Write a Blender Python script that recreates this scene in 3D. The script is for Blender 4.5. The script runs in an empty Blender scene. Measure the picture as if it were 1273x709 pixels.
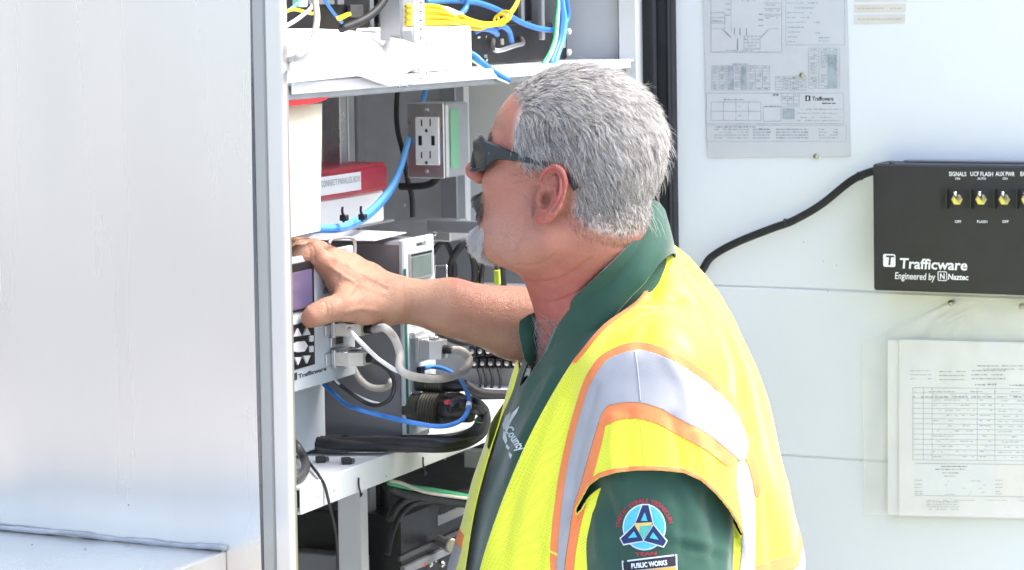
import bpy, bmesh, math, random
import numpy as np
from mathutils import Vector, Matrix
from mathutils.bvhtree import BVHTree
random.seed(7); RNG = np.random.default_rng(7)
SC = bpy.context.scene
COL = SC.collection

# ------------------------------------------------------------------ camera
F = 3000.0; PITCH = math.radians(3); ROLL = 0.016; CY = 167.0; CX = 636.5; EYE = 1.80; IMW, IMH = 1273.0, 709.0
_f = np.array([0, math.cos(PITCH), -math.sin(PITCH)]); _r = np.array([1., 0, 0]); _u = np.array([0, math.sin(PITCH), math.cos(PITCH)])
RT = math.cos(ROLL)*_r - math.sin(ROLL)*_u
UP = math.sin(ROLL)*_r + math.cos(ROLL)*_u
FW = _f; CAM = np.array([0, 0, EYE])
cam_data = bpy.data.cameras.new('camera'); cam = bpy.data.objects.new('camera', cam_data); COL.objects.link(cam)
cam.matrix_world = Matrix(((RT[0], UP[0], -FW[0], CAM[0]), (RT[1], UP[1], -FW[1], CAM[1]), (RT[2], UP[2], -FW[2], CAM[2]), (0, 0, 0, 1)))
cam_data.sensor_width = 36.0; cam_data.lens = F/IMW*36.0
cam_data.shift_y = -(IMH/2 - CY)/IMW
cam_data.clip_start = 0.05; cam_data.clip_end = 3000
cam_data.dof.use_dof = True; cam_data.dof.focus_distance = 2.95; cam_data.dof.aperture_fstop = 16
SC.camera = cam

# ------------------------------------------------------------------ world, sun, exposure
SUN_AZ = math.radians(96)     # compass: 0 = +Y, 90 = +X
SUN_EL = math.radians(58)
wd = bpy.data.worlds.new('World'); SC.world = wd; wd.use_nodes = True
nt = wd.node_tree; bg = nt.nodes['Background']
sky = nt.nodes.new('ShaderNodeTexSky'); sky.sky_type = 'NISHITA'; sky.sun_disc = False
sky.sun_elevation = SUN_EL; sky.sun_rotation = SUN_AZ; sky.air_density = 1.0; sky.dust_density = 3.5; sky.ozone_density = 1.0
nt.links.new(sky.outputs[0], bg.inputs[0]); bg.inputs[1].default_value = 0.15
sd = bpy.data.lights.new('sun', 'SUN'); sd.energy = 1.9; sd.angle = math.radians(32); sd.color = (1, 0.96, 0.9)
sun = bpy.data.objects.new('sun', sd); COL.objects.link(sun); sun.location = (4, 1, 6)
sdir = Vector((math.sin(SUN_AZ)*math.cos(SUN_EL), math.cos(SUN_AZ)*math.cos(SUN_EL), math.sin(SUN_EL)))
sun.rotation_euler = sdir.to_track_quat('Z', 'Y').to_euler()
vs = SC.view_settings; vs.view_transform = 'Standard'; vs.look = 'None'; vs.exposure = 1.76; vs.gamma = 1.0; vs.use_curve_mapping = False
SC.render.engine = 'CYCLES'; SC.cycles.max_bounces = 10; SC.cycles.transparent_max_bounces = 16

# ------------------------------------------------------------------ where things stand
def P(px, py, d):                       # point at depth d on the line of sight of a photo pixel
    return CAM + d*(FW + RT*((px-CX)/F) + UP*((CY-py)/F))
def proj(p):
    q = np.asarray(p, float) - CAM; z = q@FW
    return CX + F*(q@RT)/z, CY - F*(q@UP)/z, z
TH = math.radians(25)                   # the cabinet stands turned by 25 degrees
U = np.array([math.sin(TH), math.cos(TH), 0]); W = np.array([-math.cos(TH), math.sin(TH), 0]); ZZ = np.array([0, 0, 1.])
O = P(365, 400, 2.85).copy(); O[2] = 0  # near corner of the cabinet opening
def C(u, w, z): return O + u*U + w*W + z*ZZ
def inv(p):
    q = np.asarray(p) - O; return np.array([q@U, q@W, q[2]])
def _ray(px, py): return P(px, py, 1.0) - CAM
def onU(px, py, u):
    v = _ray(px, py); return inv(CAM + (u-(CAM-O)@U)/(v@U)*v)
def onW(px, py, w):
    v = _ray(px, py); return inv(CAM + (w-(CAM-O)@W)/(v@W)*v)
def onZ(px, py, z):
    v = _ray(px, py); return inv(CAM + (z-EYE)/v[2]*v)

# ------------------------------------------------------------------ materials
MATS = {}
def mat(name, col=(.8, .8, .8), rough=.5, metal=0., spec=.5, noise=0., nscale=40., bump=0., bscale=200., sub=0., trans=0., alpha=1., emit=None, stretch=None, sheen=0., col2=None, coat=0., aniso=0.):
    if name in MATS: return MATS[name]
    m = bpy.data.materials.new(name); m.use_nodes = True; t = m.node_tree; b = t.nodes['Principled BSDF']
    b.inputs['Roughness'].default_value = rough; b.inputs['Metallic'].default_value = metal
    b.inputs['Specular IOR Level'].default_value = spec; b.inputs['Base Color'].default_value = (*col, 1)
    if sub: b.inputs['Subsurface Weight'].default_value = sub; b.inputs['Subsurface Radius'].default_value = (1, .35, .2); b.inputs['Subsurface Scale'].default_value = .006
    if trans: b.inputs['Transmission Weight'].default_value = trans
    if coat: b.inputs['Coat Weight'].default_value = coat
    if sheen: b.inputs['Sheen Weight'].default_value = sheen
    if alpha < 1: b.inputs['Alpha'].default_value = alpha
    if emit: b.inputs['Emission Color'].default_value = (*emit, 1); b.inputs['Emission Strength'].default_value = 1
    if aniso: b.inputs['Anisotropic'].default_value = aniso
    if noise or bump:
        g = t.nodes.new('ShaderNodeNewGeometry'); mp = t.nodes.new('ShaderNodeMapping')
        t.links.new(g.outputs['Position'], mp.inputs['Vector'])
        if stretch: mp.inputs['Scale'].default_value = stretch
    if noise:
        n = t.nodes.new('ShaderNodeTexNoise'); n.inputs['Scale'].default_value = nscale; n.inputs['Detail'].default_value = 5
        t.links.new(mp.outputs[0], n.inputs['Vector'])
        mx = t.nodes.new('ShaderNodeMix'); mx.data_type = 'RGBA'
        c2 = col2 if col2 else tuple(min(1, c*(1-noise)) for c in col)
        mx.inputs[6].default_value = (*col, 1); mx.inputs[7].default_value = (*c2, 1)
        rp = t.nodes.new('ShaderNodeMapRange'); rp.inputs[1].default_value = .35; rp.inputs[2].default_value = .68
        t.links.new(n.outputs[0], rp.inputs[0]); t.links.new(rp.outputs[0], mx.inputs[0]); t.links.new(mx.outputs[2], b.inputs['Base Color'])
        rr = t.nodes.new('ShaderNodeMapRange'); rr.inputs[3].default_value = max(0.03, rough-.07); rr.inputs[4].default_value = min(1, rough+.1)
        t.links.new(n.outputs[0], rr.inputs[0]); t.links.new(rr.outputs[0], b.inputs['Roughness'])
    if bump:
        n2 = t.nodes.new('ShaderNodeTexNoise'); n2.inputs['Scale'].default_value = bscale; n2.inputs['Detail'].default_value = 3
        t.links.new(mp.outputs[0], n2.inputs['Vector'])
        bp = t.nodes.new('ShaderNodeBump'); bp.inputs['Strength'].default_value = bump; bp.inputs['Distance'].default_value = .002
        t.links.new(n2.outputs[0], bp.inputs['Height']); t.links.new(bp.outputs[0], b.inputs['Normal'])
    MATS[name] = m; return m
M = mat
mat('aluminium', (.77, .74, .70), .26, .92, noise=.07, nscale=2.5, bump=.02, bscale=150, stretch=(3, 3, .25))
mat('aluminium_dull', (.44, .44, .42), .42, .7, noise=.12, nscale=8, stretch=(1, 1, .2))
mat('aluminium_edge', (.72, .715, .69), .3, .8, noise=.12, nscale=8, stretch=(1, 1, .2))
mat('white_paint', (.72, .74, .755), .38, noise=.05, nscale=9, bump=.05, bscale=350)
mat('white_paint_door', (.80, .84, .88), .33, noise=.06, nscale=2.4, bump=.04, bscale=300)
mat('grey_paint', (.30, .32, .34), .42, noise=.1, nscale=15)
mat('zinc', (.52, .53, .54), .38, .7, noise=.12, nscale=30)
mat('steel', (.55, .54, .53), .28, .9, noise=.1, nscale=30)
mat('grey_case', (.27, .275, .295), .36, .45, noise=.1, nscale=12, bump=.03, bscale=600)
mat('unit_face', (.47, .52, .56), .4, noise=.05, nscale=30)
mat('black_paint', (.013, .014, .022), .5, noise=.25, nscale=25, bump=.06, bscale=900, col2=(.020, .021, .030))
mat('black_plastic', (.012, .012, .014), .38, noise=.3, nscale=50)
mat('black_rubber', (.016, .016, .018), .55, noise=.35, nscale=60)
mat('dark_grey_plastic', (.07, .07, .075), .45, noise=.2, nscale=50)
mat('paper', (.82, .82, .82), .75, noise=.03, nscale=20, bump=.1, bscale=60)
mat('paper_grey', (.60, .62, .655), .6, noise=.05, nscale=15)
mat('print_ink', (.40, .46, .51), .7, noise=.4, nscale=60)
mat('print_dark', (.04, .04, .05), .7)
mat('print_white', (.85, .86, .88), .6)
mat('manila', (.66, .62, .47), .7, noise=.06, nscale=12, bump=.12, bscale=40)
mat('red_vinyl', (.50, .035, .06), .4, noise=.2, nscale=20)
mat('red_plastic', (.6, .03, .03), .4)
mat('white_plastic', (.78, .79, .78), .4, noise=.04, nscale=20)
mat('card_white', (.84, .85, .85), .6, noise=.03, nscale=10)
mat('beige_plastic', (.58, .56, .49), .5, noise=.12, nscale=60)
mat('cable_grey', (.46, .44, .40), .48, noise=.14, nscale=60)
mat('cable_blue', (.04, .20, .58), .4, noise=.15, nscale=60)
mat('cable_lightblue', (.12, .42, .80), .4)
mat('cable_yellow', (.80, .60, .02), .42, noise=.12, nscale=60)
mat('cable_green', (.05, .38, .16), .42)
mat('cable_white', (.75, .76, .76), .42)
mat('cable_orange', (.75, .22, .06), .42)
mat('label_green', (.20, .46, .27), .55, noise=.1, nscale=60)
mat('lime_plastic', (.50, .62, .06), .4)
mat('screen', (.10, .085, .17), .12, coat=.6, noise=.2, nscale=12)
mat('lcd', (.13, .17, .16), .18, noise=.2, nscale=30)
mat('pcb_green', (.0, .10, .07), .4)
mat('olive_metal', (.075, .073, .058), .42, .5, noise=.3, nscale=60)
mat('brass', (.46, .43, .30), .28, .9)
mat('chrome', (.8, .8, .8), .15, 1.)
mat('key_grey', (.55, .56, .58), .5)
mat('concrete', (.41, .41, .40), .85, noise=.2, nscale=3, bump=.3, bscale=60)
mat('gravel', (.385, .385, .375), .9, noise=.3, nscale=.6, bump=.6, bscale=30)
mat('asphalt', (.07, .07, .072), .9, noise=.3, nscale=3, bump=.3, bscale=80)
mat('gasket', (.014, .017, .022), .6, noise=.3, nscale=30)
mat('caulk', (.36, .39, .43), .55, noise=.3, nscale=30)
mat('label_tan', (.72, .68, .60), .6, noise=.1, nscale=30)

# film: clear soft plastic
def film_mat():
    m = bpy.data.materials.new('clear_film'); m.use_nodes = True; t = m.node_tree; b = t.nodes['Principled BSDF']
    b.inputs['Base Color'].default_value = (.88, .88, .84, 1); b.inputs['Roughness'].default_value = .16
    tr = t.nodes.new('ShaderNodeBsdfTransparent'); mx = t.nodes.new('ShaderNodeMixShader')
    lw = t.nodes.new('ShaderNodeTexNoise'); lw.inputs['Scale'].default_value = 14; lw.inputs['Detail'].default_value = 3
    rp = t.nodes.new('ShaderNodeMapRange'); rp.inputs[3].default_value = .10; rp.inputs[4].default_value = .30
    g = t.nodes.new('ShaderNodeNewGeometry'); t.links.new(g.outputs['Position'], lw.inputs['Vector'])
    t.links.new(lw.outputs[0], rp.inputs[0]); t.links.new(rp.outputs[0], mx.inputs[0])
    t.links.new(tr.outputs[0], mx.inputs[1]); t.links.new(b.outputs[0], mx.inputs[2])
    t.links.new(mx.outputs[0], t.nodes['Material Output'].inputs[0]); MATS['clear_film'] = m
film_mat()

# ------------------------------------------------------------------ mesh helpers
class G:
    """collects faces in world coordinates"""
    def __init__(s): s.v = []; s.f = []
    def add(s, v, f):
        n = len(s.v); s.v += [tuple(map(float, p)) for p in v]; s.f += [tuple(i+n for i in q) for q in f]; return s
    def box(s, o, ex, ey, ez, a0, a1, b0, b1, c0, c1, bev=0.):
        o = np.asarray(o, float)
        def pt(a, b, c): return o + a*ex + b*ey + c*ez
        if bev <= 0:
            v = [pt(a, b, c) for c in (c0, c1) for b in (b0, b1) for a in (a0, a1)]
            return s.add(v, [(0, 2, 3, 1), (4, 5, 7, 6), (0, 1, 5, 4), (2, 6, 7, 3), (0, 4, 6, 2), (1, 3, 7, 5)])
        # chamfered box: 24 vertices
        e = min(bev, abs(a1-a0)*.49, abs(b1-b0)*.49, abs(c1-c0)*.49)
        A = (a0, a1); B = (b0, b1); Cc = (c0, c1); sg = (1, -1)
        idx = {}; v = []
        for i in (0, 1):
            for j in (0, 1):
                for k in (0, 1):
                    a, b, c = A[i], B[j], Cc[k]; da, db, dc = sg[i]*e, sg[j]*e, sg[k]*e
                    for ax, q in enumerate(((a, b+db, c+dc), (a+da, b, c+dc), (a+da, b+db, c))):
                        idx[i, j, k, ax] = len(v); v.append(pt(*q))
        f = []
        I = idx
        for i in (0, 1): f.append([I[i, 0, 0, 0], I[i, 1, 0, 0], I[i, 1, 1, 0], I[i, 0, 1, 0]])
        for j in (0, 1): f.append([I[0, j, 0, 1], I[1, j, 0, 1], I[1, j, 1, 1], I[0, j, 1, 1]])
        for k in (0, 1): f.append([I[0, 0, k, 2], I[1, 0, k, 2], I[1, 1, k, 2], I[0, 1, k, 2]])
        for i in (0, 1):
            for j in (0, 1): f.append([I[i, j, 0, 0], I[i, j, 1, 0], I[i, j, 1, 1], I[i, j, 0, 1]])
            for k in (0, 1): f.append([I[i, 0, k, 0], I[i, 1, k, 0], I[i, 1, k, 2], I[i, 0, k, 2]])
        for j in (0, 1):
            for k in (0, 1): f.append([I[0, j, k, 1], I[1, j, k, 1], I[1, j, k, 2], I[0, j, k, 2]])
        for i in (0, 1):
            for j in (0, 1):
                for k in (0, 1): f.append([I[i, j, k, 0], I[i, j, k, 1], I[i, j, k, 2]])
        return s.add(v, f)
    def cbox(s, u0, u1, w0, w1, z0, z1, bev=0.0015):
        return s.box(O, U, W, ZZ, min(u0, u1), max(u0, u1), min(w0, w1), max(w0, w1), min(z0, z1), max(z0, z1), bev)
    def tube(s, pts, r, n=10, closed=False, cap=True, r_end=None):
        pts = [np.asarray(p, float) for p in pts]; m = len(pts)
        rs = [r if r_end is None else r+(r_end-r)*i/(m-1) for i in range(m)] if np.isscalar(r) else list(r)
        base = len(s.v); prev = None; nrm = None
        for i, p in enumerate(pts):
            a = pts[max(0, i-1)]; b = pts[min(m-1, i+1)]; t = b-a; L = np.linalg.norm(t); t = t/L if L > 1e-9 else np.array([0, 0, 1.])
            if nrm is None:
                h = np.array([0, 0, 1.]) if abs(t[2]) < .9 else np.array([1., 0, 0]); nrm = np.cross(t, h)
            nrm = nrm - t*(nrm@t); nrm /= np.linalg.norm(nrm); bn = np.cross(t, nrm)
            for k in range(n):
                an = 2*math.pi*k/n; s.v.append(tuple(p + rs[i]*(math.cos(an)*nrm + math.sin(an)*bn)))
        for i in range(m-1):
            for k in range(n):
                k2 = (k+1) % n; s.f.append((base+i*n+k, base+i*n+k2, base+(i+1)*n+k2, base+(i+1)*n+k))
        if cap:
            s.f.append(tuple(base+k for k in range(n))[::-1]); s.f.append(tuple(base+(m-1)*n+k for k in range(n)))
        return s
    def cyl(s, a, b, r, n=20, r2=None, bev=0.0):
        a = np.asarray(a, float); b = np.asarray(b, float); r2 = r if r2 is None else r2
        if bev > 0:
            t = (b-a)/np.linalg.norm(b-a); return s.tube([a, a+t*bev*.01, a+t*bev, b-t*bev, b-t*bev*.01, b], [r-bev, r-bev, r, r2, r2-bev, r2-bev], n)
        return s.tube([a, b], [r, r2], n)
    def lathe(s, a, axis, prof, n=20):
        a = np.asarray(a, float); axis = np.asarray(axis, float); axis = axis/np.linalg.norm(axis)
        return s.tube([a+axis*(t+1e-6*i) for i, (t, r) in enumerate(prof)], [r for t, r in prof], n)
    def quad(s, a, b, c, d): return s.add([a, b, c, d], [(0, 1, 2, 3)])
    def prism(s, poly, ext):
        ext = np.asarray(ext, float); n = len(poly); v = [np.asarray(p, float) for p in poly]; v2 = [p+ext for p in v]
        return s.add(v+v2, [tuple(range(n))[::-1], tuple(range(n, 2*n))]+[(i, (i+1) % n, n+(i+1) % n, n+i) for i in range(n)])

def spline(pts, n=8):
    pts = [np.asarray(p, float) for p in pts]; q = [2*pts[0]-pts[1]]+pts+[2*pts[-1]-pts[-2]]; out = []
    for i in range(1, len(q)-2):
        for k in range(n):
            t = k/n; a, b, c, d = q[i-1], q[i], q[i+1], q[i+2]
            out.append(.5*((2*b)+(-a+c)*t+(2*a-5*b+4*c-d)*t*t+(-a+3*b-3*c+d)*t**3))
    out.append(q[-2]); return out

ROOTLOC = {}
def make(name, verts, faces, material, parent=None, smooth=False, autosmooth=None):
    verts = np.asarray(verts, float)
    me = bpy.data.meshes.new(name)
    if parent is None:
        lo = verts.min(0); hi = verts.max(0); org = np.array([(lo[0]+hi[0])/2, (lo[1]+hi[1])/2, lo[2]])
    else:
        r = parent
        while r.parent: r = r.parent
        org = np.array(ROOTLOC[r.name])
    me.from_pydata((verts-org).tolist(), [], [list(map(int, f)) for f in faces]); me.update()
    bm = bmesh.new(); bm.from_mesh(me); bmesh.ops.recalc_face_normals(bm, faces=bm.faces); bm.to_mesh(me); bm.free()
    o = bpy.data.objects.new(name, me); COL.objects.link(o)
    if material is not None: me.materials.append(MATS[material] if isinstance(material, str) else material)
    if parent is None: o.location = org; ROOTLOC[o.name] = tuple(org)
    else: o.parent = parent
    if smooth: me.polygons.foreach_set('use_smooth', [True]*len(me.polygons))
    if smooth and autosmooth:
        me.set_sharp_from_angle(angle=math.radians(autosmooth))
    return o
def build(g, name, material, parent=None, smooth=False, autosmooth=None): return make(name, g.v, g.f, material, parent, smooth, autosmooth)
def root(name, loc, label, cat, group=None):
    o = bpy.data.objects.new(name, None); COL.objects.link(o); o.empty_display_size = .05; o.location = tuple(loc); ROOTLOC[o.name] = tuple(loc)
    return tag(o, label, cat, group)
def tag(o, label, cat, group=None):
    o['label'] = label; o['category'] = cat
    if group: o['group'] = group
    return o
def text_geo(s, size, o, ex, ey, off=0.0, align='LEFT', bold=0.0, shear=0.0, width=None):
    cu = bpy.data.curves.new('t', 'FONT'); cu.body = s; cu.size = size; cu.align_x = align; cu.offset = bold*size; cu.shear = shear; cu.resolution_u = 3
    ob = bpy.data.objects.new('t', cu); COL.objects.link(ob); bpy.context.view_layer.update()
    me = ob.to_mesh(); v = np.array([tuple(p.co) for p in me.vertices]); fs = [tuple(p.vertices) for p in me.polygons]
    ob.to_mesh_clear(); bpy.data.objects.remove(ob); bpy.data.curves.remove(cu)
    if len(v) == 0: return G()
    if width:
        k = width/(v[:, 0].max()-v[:, 0].min()); v[:, 0] *= k
    n = np.cross(ex, ey); g = G()
    return g.add(np.asarray(o)+np.outer(v[:, 0], ex)+np.outer(v[:, 1], ey)+off*n, fs)
def cable(name, pts, r, material, label, cat='cable', group=None, n=10, seg=8):
    g = G().tube(spline(pts, seg), r, n); return tag(build(g, name, material, None, True), label, cat, group)
# ================================================================== SETTING
def Pu(px, py, u): return C(*onU(px, py, u))
def Pw(px, py, w): return C(*onW(px, py, w))
def Pz(px, py, z): return C(*onZ(px, py, z))
def wz(px0, py0, px1, py1, u):            # pixel rectangle seen on a plane facing us -> w and z ranges
    my = (py0+py1)/2; mx = (px0+px1)/2
    return onU(px0, my, u)[1], onU(px1, my, u)[1], onU(mx, py1, u)[2], onU(mx, py0, u)[2]
def uz(px0, py0, px1, py1, w):            # the same on a plane facing the opening
    my = (py0+py1)/2; mx = (px0+px1)/2
    return onW(px0, my, w)[0], onW(px1, my, w)[0], onW(mx, py1, w)[2], onW(mx, py0, w)[2]
def bU(g, px0, py0, px1, py1, u, th, bev=.001):
    w0, w1, z0, z1 = wz(px0, py0, px1, py1, u); return g.cbox(u, u+th, w0, w1, z0, z1, bev)
def bW(g, px0, py0, px1, py1, w, th, bev=.001):
    u0, u1, z0, z1 = uz(px0, py0, px1, py1, w); return g.cbox(u0, u1, w, w+th, z0, z1, bev)

g = G(); n = 40; s = 900.0
v = [(-s+2*s*i/n, -s+2*s*j/n, -.02) for j in range(n+1) for i in range(n+1)]
g.add(v, [(j*(n+1)+i, j*(n+1)+i+1, (j+1)*(n+1)+i+1, (j+1)*(n+1)+i) for j in range(n) for i in range(n)])
gr = build(g, 'ground', 'gravel'); gr['kind'] = 'structure'
g = G(); pr = root('pavement', (0, 2, 0), '', ''); del pr['label']; del pr['category']; pr['kind'] = 'structure'
for i in range(-4, 5):
    for j in range(-5, 5):
        g = G().box((i*1.5, 1.5+j*1.5, 0), np.array([1., 0, 0]), np.array([0, 1., 0]), ZZ, -.745, .745, -.745, .745, -.12, 0, .006)
        build(g, 'paving_slab', 'concrete', pr)

rd = np.array([-.82, -.57, 0]); rt_ = np.array([.57, -.82, 0]); rc_ = np.array([-.4, 2.9, 0])
g = G().quad(rc_+rd*7.2-rt_*60+(0, 0, .006), rc_+rd*7.2+rt_*60+(0, 0, .006), rc_+rd*15.5+rt_*60+(0, 0, .006), rc_+rd*15.5-rt_*60+(0, 0, .006))
build(g, 'unseen_road', 'asphalt')['kind'] = 'structure'  # out of view behind the camera, added to darken the side wall's reflection

# ------------------------------------------------------------------ cabinet
DU = 1.108
cab = root('traffic_cabinet', C(.55, .3, 0), 'tall aluminium traffic signal cabinet standing open, brushed side wall on the left', 'cabinet')
H = 2.12
nw, nz = 40, 60; sv = []
for j in range(nz+1):
    for i in range(nw+1):
        w_ = .0475+(.66-.0475)*(i/nw)**1.5; z_ = .12+(H-.12)*j/nz
        sv.append(C(.006*math.exp(-((w_-.0475)/.035)**1.5)*-.6+.0030*math.sin(w_*8+1.2)*math.sin(z_*3.1+.4)+.0016*math.sin(w_*17-z_*6)-.0012, w_, z_))
sf = [(j*(nw+1)+i, j*(nw+1)+i+1, (j+1)*(nw+1)+i+1, (j+1)*(nw+1)+i) for j in range(nz) for i in range(nw)]; n0 = len(sv); sv2 = sv+[C(.006, .0475+(.66-.0475)*(i/nw)**1.5, .12+(H-.12)*j/nz) for j in range(nz+1) for i in range(nw+1)]
make('side_wall', sv2, sf+[tuple(k+n0 for k in q)[::-1] for q in sf], 'aluminium', cab, True)
g = G().cbox(-.0055, .002, .0285, .0465, .12, H, .0025); build(g, 'corner_strip', 'aluminium_dull', cab)
# rounded door-frame edge of the near side
prof = []
for a in np.linspace(0, math.pi/2, 7): prof.append((-.010+.012*(1-math.sin(a)), .0265-.0*a, a))
pts = [(-.001, .027), (-.006, .027), (-.010, .0235)] + [(-.010+.008*(1-math.cos(a)), .008-.008*math.sin(a)) for a in np.linspace(0, math.pi/2, 7)] + [(-.001, .0)]
g = G().prism([C(a, b, .12) for a, b in pts], (0, 0, H-.12)); build(g, 'frame_edge', 'aluminium_edge', cab, True, 30)
g = G().cbox(.004, .008, .05, .655, .13, H-.01, 0); build(g, 'side_lining', 'white_paint', cab)
g = G().cbox(0, DU+.03, .656, .664, .12, H, .001); build(g, 'back_wall', 'white_paint', cab)
g = G().cbox(DU, DU+.008, .0, .655, .12, H, .001); build(g, 'far_wall', 'white_paint', cab)
g = G().cbox(-.02, DU+.04, -.06, .69, H, H+.05, .01); build(g, 'roof', 'aluminium', cab)
g = G().cbox(0, DU+.03, 0, .66, 0, .12, .004); build(g, 'plinth', 'aluminium', cab)
# far jamb and hinge gap
w0, w1, _, _ = wz(768, 0, 791, 10, DU-.03)
g = G().cbox(DU-.03, DU-.001, w1, w0, .13, H-.01, .002); build(g, 'door_jamb', 'white_paint', cab)
w0, w1, _, _ = wz(765.5, 0, 768.3, 10, DU-.02)
g = G().cbox(DU-.012, DU-.004, w1+.001, w0, .13, H-.01, 0); build(g, 'jamb_seal', 'gasket', cab)
w0, w1, _, _ = wz(791, 0, 834, 10, DU-.01)
g = G()
g.cbox(DU-.006, DU+.025, w1, w0, .13, H-.01, .002); g.cbox(DU-.016, DU-.006, w0-.034, w0-.022, .13, H-.01, .004); g.cbox(DU-.012, DU-.0061, w1+.002, w1+.009, .13, H-.01, .003)
build(g, 'gasket', 'gasket', cab)
# inner rails, posts and rear plates
def rail(px0, px1, y0, y1, u, th, material, name='rack_rail', holes=False):
    g = G(); bU(g, px0, y0, px1, y1, u, th, .0015); o = build(g, name, material, cab)
    if holes:
        w0, w1, z0, z1 = wz(px0, y0, px1, y1, u); wm = (w0+w1)/2
        z = z0+.012
        while z < z1:
            build(G().box(O, U, W, ZZ, u-.0016, u-.0002, wm-.003, wm+.003, z-.0035, z+.0035), 'slot', 'black_plastic', o); z += .0222
    return o
rail(548, 568, 90, 345, .95, .03, 'grey_case', 'rack_post')
rail(566, 579, 95, 430, 1.02, .02, 'white_paint', 'rack_post')
rail(401, 424, 108, 300, .55, .02, 'steel', 'rack_plate')
rail(425, 434, 108, 300, .62, .02, 'zinc', 'rack_post')
rail(434, 446, 105, 300, .78, .02, 'grey_case', 'rack_post')
rail(446, 549, 80, 300, .98, .01, 'zinc', 'rear_plate')
# upper front rail with holes
g = G(); bW(g, 497, -60, 500.5, 50, .02, .03, .0008); bW(g, 500.7, -60, 515, 52, .05, .002, .0004); o = build(g, 'front_rail', 'zinc', cab)
g = G(); bW(g, 515.5, -60, 527.5, 58, -.006, .004, .0006); bW(g, 522, 58.2, 527.5, 97, -.006, .004, .0006); o = build(g, 'front_rail', 'white_paint', cab)
for y in range(-20, 56, 11): build(bW(G(), 523.3, y, 524.6, y+2.4, -.0075, .001, 0), 'slot', 'dark_grey_plastic', o)
for y in (53, 90): build(G().lathe(Pw(528, y, -.006), -W, [(0, .0035), (.002, .0035), (.003, .0015)], 10), 'bolt', 'chrome', cab, True, 30)
for px, y0, y1 in ((455, 0, 60), (470, -10, 60), (643, -20, 60), (668, -20, 50)): rail(px, px+6, y0-40, y1, .9 if px > 500 else .5, .01, 'zinc', 'rack_post')
rail(660, 700, -40, 60, .99, .01, 'zinc', 'rear_plate')

# shelves
ZL, ZU = 1.236, 1.716
g = G().cbox(.004, DU-.002, .0, .47, ZL-.004, ZL, .0008); sh = build(g, 'shelf', 'white_paint', cab)
g = G().cbox(.003, DU-.05, -.004, -.0005, ZL-.033, ZL+.001, .0012); g.cbox(.003, DU-.05, -.0005, .015, ZL-.033, ZL-.0305, 0); build(g, 'shelf_lip', 'white_paint', sh)
for px, py in ((396, 618), (415, 610), (480, 592), (553, 571), (574, 563), (585, 558)):
    build(G().lathe(Pw(px, py, -.004), -W, [(0, .0012), (.0006, .001)], 8), 'rivet', 'grey_paint', sh)
for px, py in ((446, 600), (526, 574)):
    c = Pw(px, py, -.007); gg = G().tube(spline([c+(0, 0, .006), c+(0, 0, -.004), c+(0, 0, -.012)+.002*W*-1, c+(0, 0, -.018)+.004*U, c+(0, 0, -.015)+.008*U]), .0013, 6)
    build(gg, 'cable_hook', 'black_plastic', sh, True)
g = G().cbox(.004, DU-.002, .0, .47, ZU-.004, ZU, .0008); su = build(g, 'shelf', 'white_paint', cab)
g = G().cbox(.003, DU-.05, -.0035, -.0005, ZU-.014, ZU+.001, .0012); build(g, 'shelf_lip', 'white_paint', su)
g = G().cbox(.004, DU-.05, .004, .018, ZU-.022, ZU-.0045, .002); build(g, 'shelf_rail', 'zinc', su)
for px, py in ((496, 107), (505, 106), (509, 105)):
    build(G().lathe(Pw(px, py, -.0035), -W, [(0, .003), (.002, .003), (.0025, .0015)], 8), 'shelf_screw', 'chrome', su, True, 30)

# compartment that sticks out of the side wall, bottom left
ZC = 1.152
lip = onZ(190, 709, ZC)
g = G().cbox(-.30, -.0005, .104, .60, .45, ZC, .003); cp = build(g, 'side_compartment', 'aluminium', cab)
g = G().cbox(-.302, -.296, .100, .604, ZC-.03, ZC+.002, .001); g.cbox(-.302, -.003, .0985, .103, ZC-.03, ZC+.0005, .001); build(g, 'compartment_rim', 'aluminium_edge', cp)
pts = [C(-.0035, w, ZC+.0035+.0010*math.sin(w*23)+.0006*math.sin(w*61+1)) for w in np.linspace(.097, .62, 60)]
g = G().tube(pts, [.0034+.0004*math.sin(i*1.7)+.0004*math.sin(i*.63) for i in range(60)], 8); build(g, 'sealant_bead', 'caulk', cp, True)
for px, py in ((40, 677), (106, 683), (160, 628)):
    c = Pu(px, py, -.001) if py < 650 else Pz(px, py, ZC+.0005); build(G().lathe(c, -U if py < 650 else ZZ, [(0, .0012), (.0005, .0008)], 8), 'speck', 'dark_grey_plastic', cp)

# ------------------------------------------------------------------ the open door
UD = 1.12
wl = onU(835, 100, UD)[1]
WD0, WD1 = wl, -1.15
door = build(G().cbox(UD+.003, UD+.045, WD1, WD0, .16, H-.03, .004), 'door', 'white_paint_door', cab)
zs1 = onU(960, 358, UD)[2]; zs2 = onU(1020, 569, UD)[2]
def panel(z0, z1, name='door_panel', proud=0.0): return build(G().cbox(UD+proud, UD+.004, WD1+.01, WD0-.0006, z0, z1, .0022), name, 'white_paint_door', door)
panel(zs1+.0008, H-.04); panel(zs2+.001, zs1-.0008, proud=-.0012); panel(.17, zs2-.001, proud=.0006)
for px, py in ((999, 301), (1024, 325), (1029, 362), (1040, 330)):
    c = Pu(px, py, UD-.0002 if py < 355 else UD-.0013); build(G().lathe(c, -U, [(0, .0012), (.0005, .0008)], 8), 'speck', 'beige_plastic', door)
# ================================================================== THINGS ON THE DOOR
EX = -W; EY = ZZ                         # right and up, as read on faces that look at us
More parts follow.
